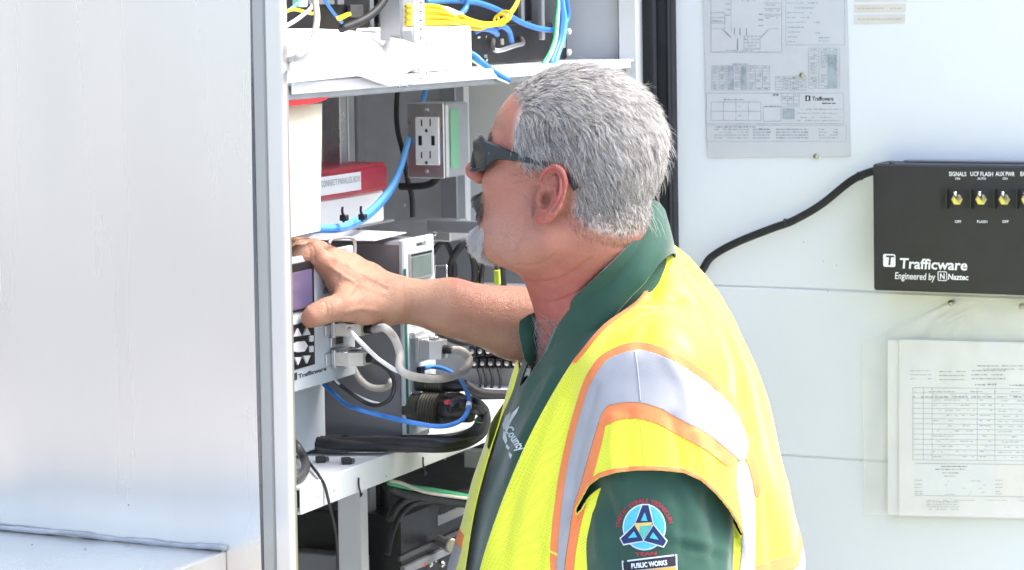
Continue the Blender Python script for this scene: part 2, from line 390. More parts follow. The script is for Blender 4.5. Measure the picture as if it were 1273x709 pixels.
# switch panel
px0, px1 = 1085, 1400
w0 = onU(1085.5, 280, UD-.075)[1]; w1 = w0-.36
zt = onU(1085.5, 204, UD-.075)[2]; zb = onU(1085.5, 361, UD-.075)[2]; UF = UD-.075
sp = root('control_box', C(UF+.03, (w0+w1)/2, zb), 'black metal switch box with white lettering screwed to the door', 'switch box')
g = G().cbox(UF, UD-.002, w1, w0, zb, zt, .0025); hs = build(g, 'housing', 'black_paint', sp)
build(G().lathe(C(UF+.012, w0-.026, zt), ZZ, [(-.001, .0045), (.003, .0045), (.0045, .002)], 12), 'screw', 'dark_grey_plastic', sp, True, 30)
g = G().cbox(UF+.045, UF+.06, w1+.005, w0-.035, zt, zt+.004, .001); build(g, 'top_flange', 'grey_case', sp)
def on_face(px, py, off=.0006): return Pu(px, py, UF-off)
cols = (1190, 1220, 1249, 1277, 1306)
heads = ('SIGNALS', 'UCF FLASH', 'AUX PWR', 'EQUIP', 'DOOR'); subs = ('ON', 'AUTO', 'ON', 'ON', 'ON'); lows = ('OFF', 'FLASH', 'OFF', 'OFF', 'OFF'); wds = (22, 28.5, 24, 18, 16)
pxm = 1/ (F/ (proj(Pu(1200, 280, UF))[2]))   # metres per pixel there
dgl = None
def addt(g, s, px, py, h, width=None, bold=.02, shear=0, align='CENTER', name='lettering'):
    t = text_geo(s, h*pxm*1.38, on_face(px, py), EX, EY, 0, align, bold, shear, None if width is None else width*pxm); o = build(t, name, 'print_white', sp); o['kind'] = 'stuff'
for c, hd, sb, lo, wd in zip(cols, heads, subs, lows, wds):
    addt(dgl, hd, c+.5, 219, 5.4, wd); addt(dgl, sb, c+.5, 223.5, 2.8); addt(dgl, lo, c+1, 277.3, 3.4)
addt(dgl, 'Trafficware', 1118, 333.5, 13.2, 86, .022, .08, 'LEFT'); addt(dgl, 'Engineered by', 1112, 346.8, 8.8, 52, .012, .12, 'LEFT'); addt(dgl, 'Naztec', 1178, 347.5, 7.2, 26, .03, .1, 'LEFT')
def rrect(cx, cy, hw, hh, r, n=5):
    out = []
    for qx, qy, a0 in ((1, 1, 0), (-1, 1, 90), (-1, -1, 180), (1, -1, 270)):
        for k in range(n+1):
            a = math.radians(a0+90*k/n); out.append((cx+qx*(hw-r)+r*math.cos(a), cy+qy*(hh-r)+r*math.sin(a)))
    return out
def plate(px, py, hw, hh, r, off): return [on_face(px, py, off)+EX*x*pxm+EY*y*pxm for x, y in rrect(0, 0, hw, hh, r)]
g = G(); q = plate(1105.5, 324, 8, 8.2, 2.6, .0006); g.add(q, [tuple(range(len(q)))]); build(g, 'emblem', 'print_white', sp)
g = G(); q = plate(1171.5, 343.5, 6, 6, 1.8, .0006); q2 = plate(1171.5, 343.5, 5, 5, 1.2, .0006); nq = len(q)
g.add(q+q2, [(i, (i+1) % nq, nq+(i+1) % nq, nq+i) for i in range(nq)]); build(g, 'emblem', 'print_white', sp)
addt(None, 'N', 1171.5, 347, 7.2, 6, .03, name='emblem_letter')
t = text_geo('T', 13*pxm*1.3, on_face(1105.5, 329.5, .0010), EX, EY, 0, 'CENTER', .02, .12); build(t, 'emblem_letter', 'black_paint', sp)
for i, c in enumerate(cols):
    cy = 247.5
    # slot left of the toggle, guard wall right of it
    g = G().cbox(UF-.0008, UF+.001, onU(c-21, cy, UF)[1], onU(c-9.5, cy, UF)[1], onU(c, 259, UF)[2], onU(c, 236, UF)[2], 0); build(g, 'switch_slot', 'gasket', sp)
    g = G().prism([Pu(c-11.5, 236, UF-.0005), Pu(c-10.0, 236, UF-.0005), Pu(c-10.0, 259, UF-.0005), Pu(c-11.5, 259, UF-.0005)], -.014*U); build(g, 'switch_guard', 'black_plastic', sp)
    tg = build(G().lathe(Pu(c, 248, UF), -U, [(-.001, .0085), (.0025, .0085), (.0026, .0062), (.007, .0062), (.0072, .005), (.010, .0045)], 6), 'toggle_switch', 'brass', sp, True, 25)
    b = Pu(c, 248, UF-.009); build(G().tube([b, b-.006*U+.005*ZZ, b-.012*U+.010*ZZ, b-.014*U+.0115*ZZ], [.0022, .0026, .0034, .0018], 10), 'lever', 'chrome', tg, True)
# cable loom of the switch panel
lp = [Pu(815, 372, UD-.05), Pu(866, 343, UD-.02), Pu(884, 320, UD-.018), Pu(915, 302, UD-.02), Pu(960, 284, UD-.022), Pu(985, 275, UD-.022), Pu(1020, 255, UD-.02), Pu(1058, 225, UD-.025), Pu(1082, 214, UD-.04), Pu(1092, 213, UD-.045)]
tag(build(G().tube(spline(lp, 10), .0062, 12), 'power_cable', 'black_rubber', None, True), 'thick black cable running across the door into the black switch panel', 'cable')
ty = root('cable_clip', Pu(977, 284, UD-.03), 'black clip and tie holding the thick cable to the door', 'cable clip')
for px, py, a in ((978, 277, 0), (1069, 219, 0)):
    c = Pu(px, py, UD-.021); g = G().tube([c+.009*(math.cos(t)*(.55*ZZ+.35*W)+math.sin(t)*U) for t in np.linspace(0, 2*math.pi, 15)], .0018, 6, cap=False); g.cyl(c-.004*ZZ+.002*W, c+.005*U, .004, 10); build(g, 'clip_band', 'black_plastic', ty, True)

# wiring diagram sheet
def sheet(corner_px, u, nx=10, ny=14, wav=.0012, th=.0004):
    a, b, c, d = [np.array(onU(px, py, u)) for px, py in corner_px]; v = []; f = []
    for j in range(ny+1):
        for i in range(nx+1):
            s, t = i/nx, j/ny; p = (a*(1-s)+b*s)*(1-t)+(d*(1-s)+c*s)*t
            p[0] -= wav*(math.sin(s*5+t*3)+.6*math.sin(t*9-s*4)+1.6); v.append(C(*p))
    for j in range(ny):
        for i in range(nx): f.append((j*(nx+1)+i, j*(nx+1)+i+1, (j+1)*(nx+1)+i+1, (j+1)*(nx+1)+i))
    n0 = len(v); v += [p+th*U for p in v]; f += [tuple(k+n0 for k in q)[::-1] for q in f]
    return v, f
wdg = root('wiring_diagram', Pu(968, 196, UD), 'grey printed intersection wiring diagram taped to the white door', 'paper')
v, f = sheet([(873, -60), (1052, -60), (1057.5, 194.5), (880, 196)], UD-.001, wav=.0005); sheet_o = make('sheet', v, f, 'paper_grey', wdg, True)
bw = BVHTree.FromPolygons([Vector(p) for p in v], f)
class Ink:
    """flat print laid on a sheet: thin quads given in photo pixels"""
    def __init__(s, bvh, off=.0005): s.g = G(); s.b = bvh; s.o = off
    def pt(s, px, py):
        r = _ray(px, py); h = s.b.ray_cast(Vector(CAM), Vector(r).normalized())
        p = np.array(h[0]) if h[0] is not None else Pu(px, py, UD-.003)
        return p - s.o*U
    def line(s, x0, y0, x1, y1, t=.5):
        dx, dy = x1-x0, y1-y0; L = math.hypot(dx, dy); nx, ny = -dy/L*t/2, dx/L*t/2; k = max(1, int(L/25))
        for i in range(k):
            a = i/k; b = (i+1)/k; A = (x0+dx*a, y0+dy*a); B = (x0+dx*b, y0+dy*b)
            s.g.quad(s.pt(A[0]+nx, A[1]+ny), s.pt(B[0]+nx, B[1]+ny), s.pt(B[0]-nx, B[1]-ny), s.pt(A[0]-nx, A[1]-ny))
    def rect(s, x0, y0, x1, y1, t=.5):
        s.line(x0, y0, x1, y0, t); s.line(x1, y0, x1, y1, t); s.line(x1, y1, x0, y1, t); s.line(x0, y1, x0, y0, t)
    def fill(s, x0, y0, x1, y1):
        nx = max(1, int((x1-x0)/10)); ny = max(1, int((y1-y0)/10)); n0 = len(s.g.v)
        s.g.v += [tuple(s.pt(x0+(x1-x0)*i/nx, y0+(y1-y0)*j/ny)) for j in range(ny+1) for i in range(nx+1)]
        s.g.f += [tuple(n0+k for k in (j*(nx+1)+i, j*(nx+1)+i+1, (j+1)*(nx+1)+i+1, (j+1)*(nx+1)+i)) for j in range(ny) for i in range(nx)]
    def words(s, x0, y, x1, t=1.0, dens=.7):
        x = x0
        while x < x1:
            L = random.uniform(1.5, 6); L = min(L, x1-x)
            if random.random() < dens: s.line(x, y, x+L, y, t*random.uniform(.6, 1.1))
            x += L+random.uniform(.7, 1.6)
    def table(s, x0, y0, x1, y1, nc, nr, t=.4, txt=.6):
        for i in range(nc+1): s.line(x0+(x1-x0)*i/nc, y0, x0+(x1-x0)*i/nc, y1, t)
        for j in range(nr+1): s.line(x0, y0+(y1-y0)*j/nr, x1, y0+(y1-y0)*j/nr, t)
        for i in range(nc):
            for j in range(nr):
                if random.random() < txt: s.words(x0+(x1-x0)*(i+.2)/nc, y0+(y1-y0)*(j+.5)/nr, x0+(x1-x0)*(i+.8)/nc, min(1.2, (y1-y0)/nr*.45))
    def text(s, st, px, py, h, width=None, bold=.02):
        t = text_geo(st, h*pxm*1.38, s.pt(px, py), EX, EY, 0, 'LEFT', bold, 0, None if width is None else width*pxm); s.g.add(t.v, t.f)
ik = Ink(bw)
ik.rect(884, -40, 972, 65, .6); ik.line(909, -5, 909, 40, .4)
for x in (890, 901): ik.line(884, 16+(x-890), 901, 16+(x-890), .5); 
for y in (16, 22, 29, 36): ik.line(884, y, 901, y, .5)
ik.line(884, 16, 884, 36, .5); ik.line(901, 16, 901, 36, .5); ik.words(886, 26, 899, 1.2)
for y in (5, 12, 19): ik.line(902, y, 908, y, 1.1); ik.line(943, y+13, 949, y+13, 1.1)
for y in (-3, 4, 11, 18, 20): ik.line(950, y, 971, y, .5); ik.words(952, y+2.5, 969, .9)
for x in (913, 920, 928): ik.line(x, 35, x, 44, 1.1); ik.line(x+10, -4, x+10, 2, 1.1)
ik.line(899, 37, 909, 47, 1.3); ik.line(955, 37, 946, 47, 1.3); ik.line(955, 36, 968, 36, .5)
ik.table(925, 45, 945, 61, 4, 2, .5); ik.line(917, 48, 917, 62, 1.6); ik.words(892, 63, 944, 1)
ik.rect(977, -30, 1050, 56, .4)
for k, y in enumerate(range(-2, 56, 6)): ik.words(979, y, 1020-k*3.5, 1.0, .9)
ik.words(1012, 28, 1020, 2, 1); ik.words(1014, 41, 1019, 2.4, 1); ik.words(1018, 47, 1032, 1.4, .9); ik.words(1018, 51, 1030, 1.2, .9)
ik.words(911, 80, 930, 2, 1); ik.table(885, 82, 957, 112, 8, 9, .45, .8)
ik.fill(905, 82, 912, 112); ik.fill(922, 82, 928, 112)
ik.table(1005, 60, 1044, 110, 3, 14, .35, .9); ik.fill(1029, 68, 1040, 110)
ik.table(964, 95, 1002, 112, 4, 5, .4, .8); ik.words(975, 98, 995, 1.4)
ik.words(900, 124, 925, 1.6, 1); ik.table(884, 127, 946, 150, 4, 2, .5, .5); ik.words(961, 118, 968, 2.6, 1)
ik.rect(949, 133, 971, 151, .5); ik.table(972, 116, 994, 133, 3, 4, .4, .5); ik.words(950, 132.5, 970, 1.3, 1); ik.fill(973, 135, 988, 148)
for y in (136, 141, 146, 150): ik.words(991, y, 1046, .8, .7)
ik.rect(878.5, 116, 1049, 154, .45)
ik.words(889, 158, 940, 1.6, 1)
for y in (161, 164.5, 168, 171.5): ik.words(888, y, 931, 1.1, .9); ik.words(936, y, 958, 1.8, 1); ik.words(965, y, 1005, 1.6, .9); ik.words(1018, y, 1042, 1.2, .9)
ik.rect(879, 156, 1052, 176, .35)
build(ik.g, 'printed_lines', 'print_ink', wdg)['kind'] = 'stuff'
ik = Ink(bw, .0008); ik.text('Trafficware', 1010, 125.2, 5.4, 28.5, .015); ik.words(1022, 128.6, 1039, 1.1, 1); ik.fill(1001.5, 119, 1007.5, 125.6); build(ik.g, 'lettering', 'print_dark', wdg)['kind'] = 'stuff'
ik = Ink(bw, .0011); ik.fill(1003.6, 120.2, 1005.4, 124.6); build(ik.g, 'emblem_letter', 'print_white', wdg)
for px, py in ((997, 94), (1014.5, 194.5)): build(G().lathe(Pu(px, py, UD-.0025), -U, [(-.001, .0042), (.0015, .004), (.0028, .002)], 14), 'tack', 'brass', wdg, True, 40)
# tan label strips
for i, (y0, y1) in enumerate(((-9, 2), (5.5, 15.5), (18.5, 29.5))):
    w0, w1, z0, z1 = wz(1062, y0, 1127.5-i, y1, UD); o = build(G().cbox(UD-.0008, UD-.0002, w0, w1, z0, z1, 0), 'label_strip', 'label_tan')
    tag(o, ('uppermost faded tan label strip on the white door', 'middle faded tan label strip on the white door', 'lowest faded tan label strip on the white door')[i], 'label', 'faded label strips')
    ik = Ink(BVHTree.FromPolygons([Vector(p) for p in (Pu(1000, -80, UD-.0009), Pu(1200, -80, UD-.0009), Pu(1200, 80, UD-.0009), Pu(1000, 80, UD-.0009))], [(0, 1, 2, 3)]), .0003)
    ik.words(1066, (y0+y1)/2, 1122, 1.6, .8); build(ik.g, 'lettering', M('faded_print', (.5, .46, .4), .7), o)['kind'] = 'stuff'

# document pouch below the switch panel
pch = root('document_pouch', Pu(1180, 640, UD), 'clear plastic document pouch hanging from screws under the switch panel', 'pouch')
UP_ = UD-.020
def pouch_layer(uoff, crumple, nx=44, ny=40):
    v = []; f = []
    for j in range(ny+1):
        t = j/ny
        for i in range(nx+1):
            s = i/nx
            xl = 1182+(1071-1182)*min(1, t/.21) if t < .21 else 1071+4*(t-.21)/.79
            py = 374+t*(640-374)+s*3; px = xl+s*(1420-xl)
            if t < .21: py = 374+ (t/.21)*52*(1-.55*s if s < .5 else .72) + (0)
            else: py = (426 if s < .001 else 374+52*((1-.55*s) if s < .5 else .72)) + (t-.21)/.79*(640-(374+52*((1-.55*s) if s < .5 else .72)))
            rad = math.hypot(px-1182, (py-376)); ang = math.atan2(py-376, px-1182)
            fold = .0055*math.sin(ang*11+1)*math.exp(-rad/80)+.0022*math.sin(px*.11+py*.05)*math.sin(py*.031)+.0014*math.sin(px*.031-py*.09)+.0030*math.sin(px*.23+py*.02)*math.exp(-abs(px-1090)/16)
            belly = .010*math.sin(math.pi*min(1, max(0, t)))**.5
            v.append(Pu(px, py, (UP_-.0055-belly*.5 if uoff > 0 else UP_+.0155)+crumple*fold))
    for j in range(ny):
        for i in range(nx): f.append((j*(nx+1)+i, j*(nx+1)+i+1, (j+1)*(nx+1)+i+1, (j+1)*(nx+1)+i))
    return v, f
v, f = pouch_layer(1.0, 1.0); make('front_film', v, f, 'clear_film', pch, True)
v, f = pouch_layer(-.2, .4); make('back_film', v, f, 'clear_film', pch, True)
for px, py in ((1182, 377), (1270, 381)): build(G().lathe(Pu(px, py, UP_-.003), -U, [(-.014, .004), (.0, .0048), (.0025, .0042), (.0042, .002)], 14), 'screw', 'brass', pch, True, 40)
v, f = sheet([(1104, 423), (1420, 428), (1420, 650), (1104, 640)], UP_+.0095, wav=.0008, th=.0012); tag(make('paper_sheet', v, f, 'paper', None, True), 'rear paper sheet of the stack showing at the left in the clear pouch', 'paper')
v, f = sheet([(1118, 422), (1420, 430), (1420, 647), (1118, 641)], UP_+.0065, wav=.0008, th=.0004)
fs = root('form_sheet', Pu(1200, 641, UP_), 'white printed signal log form in front inside the clear pouch', 'paper'); make('sheet', v, f, 'paper', fs, True)
bw = BVHTree.FromPolygons([Vector(p) for p in v], f); ik = Ink(bw, .0009)
ik.words(1215, 455, 1290, 1.4, .9); ik.words(1222, 459, 1290, 1.2, .9)
for y in (461, 466, 471): ik.words(1132, y, 1158, .9, .9); ik.words(1168, y+1, 1200, 1.2, .9); ik.words(1208, y, 1250, 1.3, .9)
ik.words(1212, 478.5, 1225, 1.8, 1); ik.words(1228, 478, 1240, 2.4, 1); ik.words(1255, 479, 1275, 1.6, 1)
for x in (1135, 1148, 1159, 1215, 1237): ik.line(x, 482, x, 572, .45)
for k in range(15): y = 482+k*6.4; ik.line(1135, y, 1300, y+1.6, .42)
for k in range(13): ik.words(1160, 491+k*6.4, 1212, .7, .35); ik.words(1218, 491+k*6.4, 1234, .8, .4); ik.words(1241, 492+k*6.4, 1290, .8, .4)
ik.words(1135, 493.5, 1270, 1.6, .9); ik.words(1137, 487, 1268, .9, .7)
ik.line(1138, 576, 1300, 578, .5); ik.line(1138, 616, 1300, 618, .5)
ik.words(1170, 580, 1202, 1.6, 1); ik.words(1163, 583.5, 1200, 1.3, .9); ik.words(1172, 588, 1192, 1.2, 1); ik.words(1174, 592, 1188, 1, .9)
for y in (597, 602, 606, 611, 614): ik.words(1137, y, 1147, .9, .9); ik.words(1175, y+1, 1225, .7, .3); ik.words(1238, y, 1246, .9, .9)
for y in (624, 627, 630, 633): ik.words(1152, y, 1192, .9, .9)
ik.words(1140, 622, 1280, .6, .5); build(ik.g, 'printed_lines', M('print_faint', (.30, .33, .36), .7), fs)['kind'] = 'stuff'
ik = Ink(bw, .0003); ik.fill(1137, 483, 1290, 574); build(ik.g, 'form_tint', M('form_blue', (.79, .815, .835), .75), fs); ik = Ink(bw, .0003); ik.fill(1138, 577, 1236, 618); build(ik.g, 'form_tint', 'form_blue', fs)
ik = Ink(bw, .0003); ik.fill(1237, 578, 1300, 619); build(ik.g, 'form_tint', M('form_yellow', (.81, .805, .77), .75), fs)
# ================================================================== THINGS IN THE CABINET
def Tw(s, px, py, h, w, width=None, bold=.02, align='LEFT', off=.0006):   # lettering on a face that looks out of the opening
    c = Pw(px, py, w-off); k = proj(c)[2]/F
    return text_geo(s, h*k*1.38, c, U, ZZ, 0, align, bold, 0, width)
def onf(px, py, w): return Pw(px, py, w)
# ---- signal controller
WC = .040
cu1 = onW(441, 390, WC)[0]; zt = onW(410, 311, WC)[2]; zb = onW(420, 472, WC)[2]
ct = root('signal_controller', C(.14, .18, ZL), 'pale grey signal controller with dark screen and keypad, a hand resting on it', 'controller')
build(G().cbox(.035, cu1-.004, WC+.008, .34, zb+.004, zt-.003, .002), 'housing', 'unit_face', ct)
fp = build(G().cbox(.012, cu1, WC, WC+.0075, zb, zt, .0012), 'front_panel', 'unit_face', ct)
u405 = onW(405, 520, .085)[0]
bs = build(G().cbox(.03, u405, .085, .33, ZL+.006, zb-.001, .002), 'base_box', 'unit_face', ct)
build(G().cbox(.05, u405-.01, .10, .32, ZL+.0002, ZL+.0058, .001), 'foot', 'black_rubber', ct)
build(G().lathe(C(u405+.0002, .092, 1.30), U, [(-.001, .004), (.002, .004), (.003, .002)], 10), 'screw', 'chrome', ct, True, 30)
bz = build(bW(G(), 352, 327, 391, 388, WC-.0025, .003, .0008), 'screen_bezel', 'black_plastic', ct)
build(bW(G(), 352, 338, 388.5, 385, WC-.0035, .0012, .0003), 'screen', 'screen', bz)
t = Tw('2', 361, 335, 4, WC-.0025); o = build(t, 'lettering', 'print_white', bz); o['kind'] = 'stuff'
kp = build(bW(G(), 350, 403, 391.5, 459, WC-.0018, .002, .0005), 'keypad', 'black_plastic', ct)
def key(poly, material): 
    build(G().prism([Pw(x, y, WC-.0019) for x, y in poly], .0022*-W), 'key', material, kp)
for cx, cy in ((369, 414), (380, 412.5)): key([(cx, cy-5.5), (cx+4.3, cy+3.5), (cx-4.3, cy+4.5)], 'key_grey')
for cx, cy in ((369, 449), (380, 447)): key([(cx-4.3, cy-4.5), (cx+4.3, cy-5), (cx, cy+5)], 'key_grey')
key([(361, 429), (369, 425), (377, 424), (381, 430), (377, 437), (368, 438), (361, 436)], 'key_grey')
for cy in (421, 434): key([(384, cy-3.5), (388, cy-4), (388, cy+3.5), (384, cy+4)], 'key_grey')
key([(356, 411), (363, 410), (363, 417), (356, 418)], 'red_plastic'); key([(356, 449), (363, 448), (363, 456), (356, 457)], 'red_plastic')
t = Tw('Trafficware', 371, 470.5, 5.2, WC, .070, .03); o = build(t, 'lettering', 'print_dark', ct); o['kind'] = 'stuff'
build(bW(G(), 366, 463.5, 369.6, 472.5, WC-.0006, .0006, 0), 'emblem', 'print_dark', ct)
# ports of the controller
for (x0, y0, x1, y1) in ((402, 357, 418, 364), (402, 345, 419, 351), (413, 336, 421, 341)): build(bW(G(), x0, y0, x1, y1, WC-.0015, .0015, .0004), 'port', 'grey_case', ct)
pj = build(bW(G(), 412, 418, 428, 431, WC-.004, .005, .0008), 'port', 'zinc', ct); build(bW(G(), 419, 419.5, 426.5, 427.5, WC-.0055, .0012, 0), 'socket', 'black_plastic', pj)
for (x0, y0, x1, y1) in ((405, 401, 436, 414), (406, 436, 437, 452)): build(bW(G(), x0, y0, x1, y1, WC-.003, .003, .0008), 'port', 'zinc', ct)
build(G().tube(spline([Pw(409, 303, .03), Pw(414, 297, .03), Pw(436, 296, .03), Pw(441, 302, .03), Pw(441, 318, .03)], 6), .0022, 8), 'carry_handle', 'zinc', ct, True)
g = G()
for i in range(9): 
    x = random.uniform(403, 432); y = random.choice((331, 369, 396, 417, 433, 457))
    bW(g, x, y, x+random.uniform(2, 7), y+1.0, WC-.0004, .0003, 0)
o = build(g, 'fine_print', 'print_ink', ct); o['kind'] = 'stuff'

# ---- malfunction monitor
WM = .0; um0 = onW(505, 420, WM)[0]; um1 = onW(541.5, 400, WM)[0]; zmt = onW(524, 294, WM)[2]; zmb = ZL+.012
mm = root('monitor_unit', C(um0+.04, .15, ZL), 'dark grey conflict monitor box with small screen and round connectors on shelf', 'monitor unit')
build(G().cbox(um0+.004, um1-.004, WM+.008, .30, ZL+.001, zmt-.004, .0035), 'housing', 'grey_case', mm)
fm = build(G().cbox(um0-.004, um1, WM, WM+.0075, zmb, zmt, .0018), 'front_panel', 'unit_face', mm)
build(bW(G(), 504.3, 334, 507.0, 540, WM-.0006, .0005, 0), 'edge_gap', 'pcb_green', mm)
lb = build(bW(G(), 510.5, 312, 538.5, 346.5, WM-.003, .003, .0008), 'screen_bezel', 'zinc', mm)
build(bW(G(), 512.5, 318, 536.5, 343, WM-.0038, .0009, .0002), 'screen', 'lcd', lb); build(bW(G(), 512, 314, 537, 316.4, WM-.0036, .0007, 0), 'screen_label', 'black_plastic', lb)
o = build(Tw('MMU2', 518, 306, 4, WM, .026, .03), 'lettering', 'print_dark', mm); o['kind'] = 'stuff'
g = G()
for i in range(70):
    x = random.uniform(512, 533); y = random.uniform(352, 414) if i < 45 else random.uniform(458, 505)
    bW(g, x, y, x+random.uniform(1, 5), y+.9, WM-.0004, .0003, 0)
o = build(g, 'fine_print', 'print_ink', mm); o['kind'] = 'stuff'
build(bW(G(), 516, 412, 527, 421, WM-.008, .009, .001), 'port', 'zinc', mm)
build(bW(G(), 516, 474, 527, 482, WM-.002, .003, .0006), 'port', 'dark_grey_plastic', mm); build(bW(G(), 523, 456, 528.5, 471, WM-.006, .007, .001), 'port', 'black_plastic', mm)
for px, py in ((510, 490), (512, 468), (534, 487), (511, 500)): build(G().lathe(Pw(px, py, WM), -W, [(0, .002), (.002, .002), (.003, .001)], 10), 'screw', 'chrome', mm, True, 30)
# paper on top of it
q = [C(um0-.10, .03, zmt+.001), C(um0+.05, .02, zmt+.0015), C(um0+.06, .17, zmt+.001), C(um0-.11, .18, zmt+.003)]
q = [Pz(378, 299, zmt+.002), Pz(465, 300, zmt+.002), Pz(505, 290, zmt+.002), Pz(404, 285, zmt+.002)]
tag(build(G().prism(q, (0, 0, .0012)), 'paper_sheet', 'paper_grey'), 'loose grey paper lying on top of the dark monitor box', 'paper')
# round multi-pin connectors
def round_plug(px, py, w, L, R, name, label, group):
    a = Pw(px, py, w); t = root(name, a-(0, 0, R), label, 'connector', group)
    build(G().lathe(a, -W, [(-.006, R*.9), (.010, R*.9), (.0105, R*.98), (.014, R*.98)], 22), 'receptacle', 'olive_metal', t, True, 35)
    g = G(); prof = [(.0145, R), (.016, R*1.05)]
    for k in range(6): prof += [(.018+k*.004, R*1.07), (.0195+k*.004, R*1.0), (.0205+k*.004, R*1.0), (.0215+k*.004, R*1.07)]
    build(g.lathe(a, -W, prof+[(.043, R*.95)], 22), 'coupling_ring', 'olive_metal', t, True, 35)
    build(G().lathe(a, -W, [(.0432, R*.82), (.046, R*.86), (.060, R*.84), (.064, R*.7), (L, R*.62)], 22), 'backshell', 'black_plastic', t, True, 35)
    return t
rp1 = round_plug(513, 508, WM, .085, .0215, 'round_connector', 'large olive round connector at the foot of the dark monitor box', 'round connectors')
build(G().box(Pw(556, 500, -.095), U, W, ZZ, -.004, .004, -.003, .003, -.0025, .0025, .001), 'red_mark', 'red_vinyl', rp1)
rp2 = round_plug(518, 476, WM+.001, .07, .012, 'round_connector', 'smaller olive round connector above the large one on monitor box', 'round connectors')

# serial plugs
def db_plug(px, py, w, hw, hh, L, label, col='beige_plastic', group='serial plugs'):
    a = Pw(px, py, w); t = root('serial_plug', a-(0, 0, hh), label, 'plug', group)
    build(G().box(a, U, -W, ZZ, -hw, hw, 0, .006, -hh, hh, .001), 'shell', 'zinc', t)
    body = [(-hw*.95, .0065), (hw*.95, .0065), (hw*.95, L*.6), (hw*.55, L), (-hw*.55, L), (-hw*.95, L*.6)]
    build(G().prism([a+U*x-W*y-ZZ*hh*.72 for x, y in body], ZZ*hh*1.44), 'hood', col, t)
    for s in (-1, 1): build(G().cyl(a+U*s*hw*.78-W*.007+ZZ*hh*.73, a+U*s*hw*.78-W*(L*.55)+ZZ*hh*.73, .0022, 8), 'thumbscrew', 'chrome', t, True)
    build(G().box(a-W*(.55*L)+ZZ*hh*.72, U, -W, ZZ, -.006, .006, -.006, .006, 0, .0012, .0004), 'catch', 'dark_grey_plastic', t)
    build(G().cyl(a-W*L, a-W*(L+.014), .006, 12, .005), 'strain_relief', 'black_rubber', t, True)
    return a-W*(L+.012)
e1 = db_plug(421, 407.5, WC-.003, .022, .0105, .038, 'upper beige serial plug in the controller side, below the thumb')
e2 = db_plug(422, 443.5, WC-.003, .022, .0115, .040, 'lower beige serial plug in the controller, above its base box')
e3 = db_plug(523, 433, WM-.008, .0165, .0165, .034, 'silver serial plug in the front of the dark monitor box', 'zinc')
k1 = [e1, Pw(478, 408, -.05), Pw(490, 420, -.055), Pw(497, 440, -.06), Pw(497, 458, -.07), Pw(510, 467, -.08), Pw(535, 471, -.085), Pw(560, 469, -.082), Pw(578, 460, -.078), Pw(583, 447, -.075), Pw(575, 437, -.068), e3]
cable('serial_cable', k1, .0052, 'cable_grey', 'thick grey serial cable looping from controller to silver monitor plug', seg=10)
cable('serial_cable', [Pw(434, 409, .0), Pw(441, 418, -.02), Pw(455, 432, -.025), Pw(470, 446, -.03), Pw(489, 459, -.05), Pw(497, 462, -.055)], .0028, 'cable_white', 'thin white cable running diagonally behind the looping serial cable')
cable('serial_cable', [Pu(438, 455, um0-.012), Pu(448, 472, um0-.014), Pu(462, 482, um0-.014), Pu(480, 482, um0-.014), Pu(487, 474, um0-.02)], .0046, 'cable_grey', 'grey serial cable curling against the dark monitor box side')
cable('serial_cable', [e2, Pw(462, 448, -.02), Pw(476, 455, -.03), Pw(487, 466, -.04), Pw(490, 482, -.045), Pw(484, 497, -.045), Pw(470, 504, -.03), Pw(455, 501, -.01), Pw(435, 488, .01), Pw(412, 470, .05), Pw(404, 462, .075)], .0026, 'black_rubber', 'thin black cable looping down from the lower serial plug')
cable('serial_cable', [Pw(404, 460, .07), Pw(422, 478, .03), Pw(440, 490, .01), Pw(460, 499, -.015), Pw(472, 502, -.03)], .0017, 'cable_white', 'thin pale wire beside the black loop at the monitor box')
bl = [Pw(403, 478, .075), Pw(413, 488, .06), Pw(430, 503, .03), Pw(446, 509, .0), Pw(475, 517, -.03), Pw(505, 524, -.07), Pw(540, 530, -.10), Pw(562, 528, -.115), Pw(577, 519, -.12), Pw(583, 503, -.11), Pw(580, 486, -.09), Pw(570, 470, -.06), Pw(555, 460, -.03), Pw(538, 456, -.01), Pw(527, 458, -.006)]
cable('network_cable', bl, .0031, 'cable_blue', 'blue network cable looping low in front of the round connectors', seg=10)
o = tag(build(G().tube([Pw(583, 501, -.1105), Pw(582.5, 507, -.1125)], .0036, 10), 'cable_label', 'white_plastic', None, True), 'small white label sleeve wrapped round the blue network cable', 'label')
# black loom lying on the shelf
def shz(px, py, h=.0): return Pz(px, py, ZL+h)
lm = [shz(372, 548, .012), shz(410, 553, .012), shz(460, 553, .012), shz(520, 553, .012), shz(560, 551, .012), shz(590, 543, .012), shz(602, 528, .014), shz(600, 512, .02), Pw(588, 503, -.095), Pw(572, 502, -.09), Pw(562, 505, -.085)]
cl = root('cable_loom', shz(480, 553), 'bundle of black cables lying along the shelf below the monitor', 'cable loom')
for k_ in range(9):
    a0 = k_*2.4; r0 = .0095 if k_ else 0
    pts_ = []
    for i_, q in enumerate(lm):
        t_ = a0+i_*.55; pts_.append(np.asarray(q)+np.array([math.cos(t_)*r0*.5, math.cos(t_)*r0*.9, math.sin(t_)*r0*.55])+RNG.normal(0, .0008, 3))
    build(G().tube(spline(pts_, 8), .0046 if k_ % 3 else .0056, 10), 'cable_strand', 'black_rubber' if k_ % 4 else 'dark_grey_plastic', cl, True)
for k_, (px, py) in enumerate(((430, 548), (505, 548))): build(G().tube([shz(px, py+4, .012)+.0165*(math.cos(t)*W*.75+math.sin(t)*ZZ*.62) for t in np.linspace(0, 6.2832, 16)], .0016, 6, cap=False), 'tie_band', 'black_plastic', cl, True)
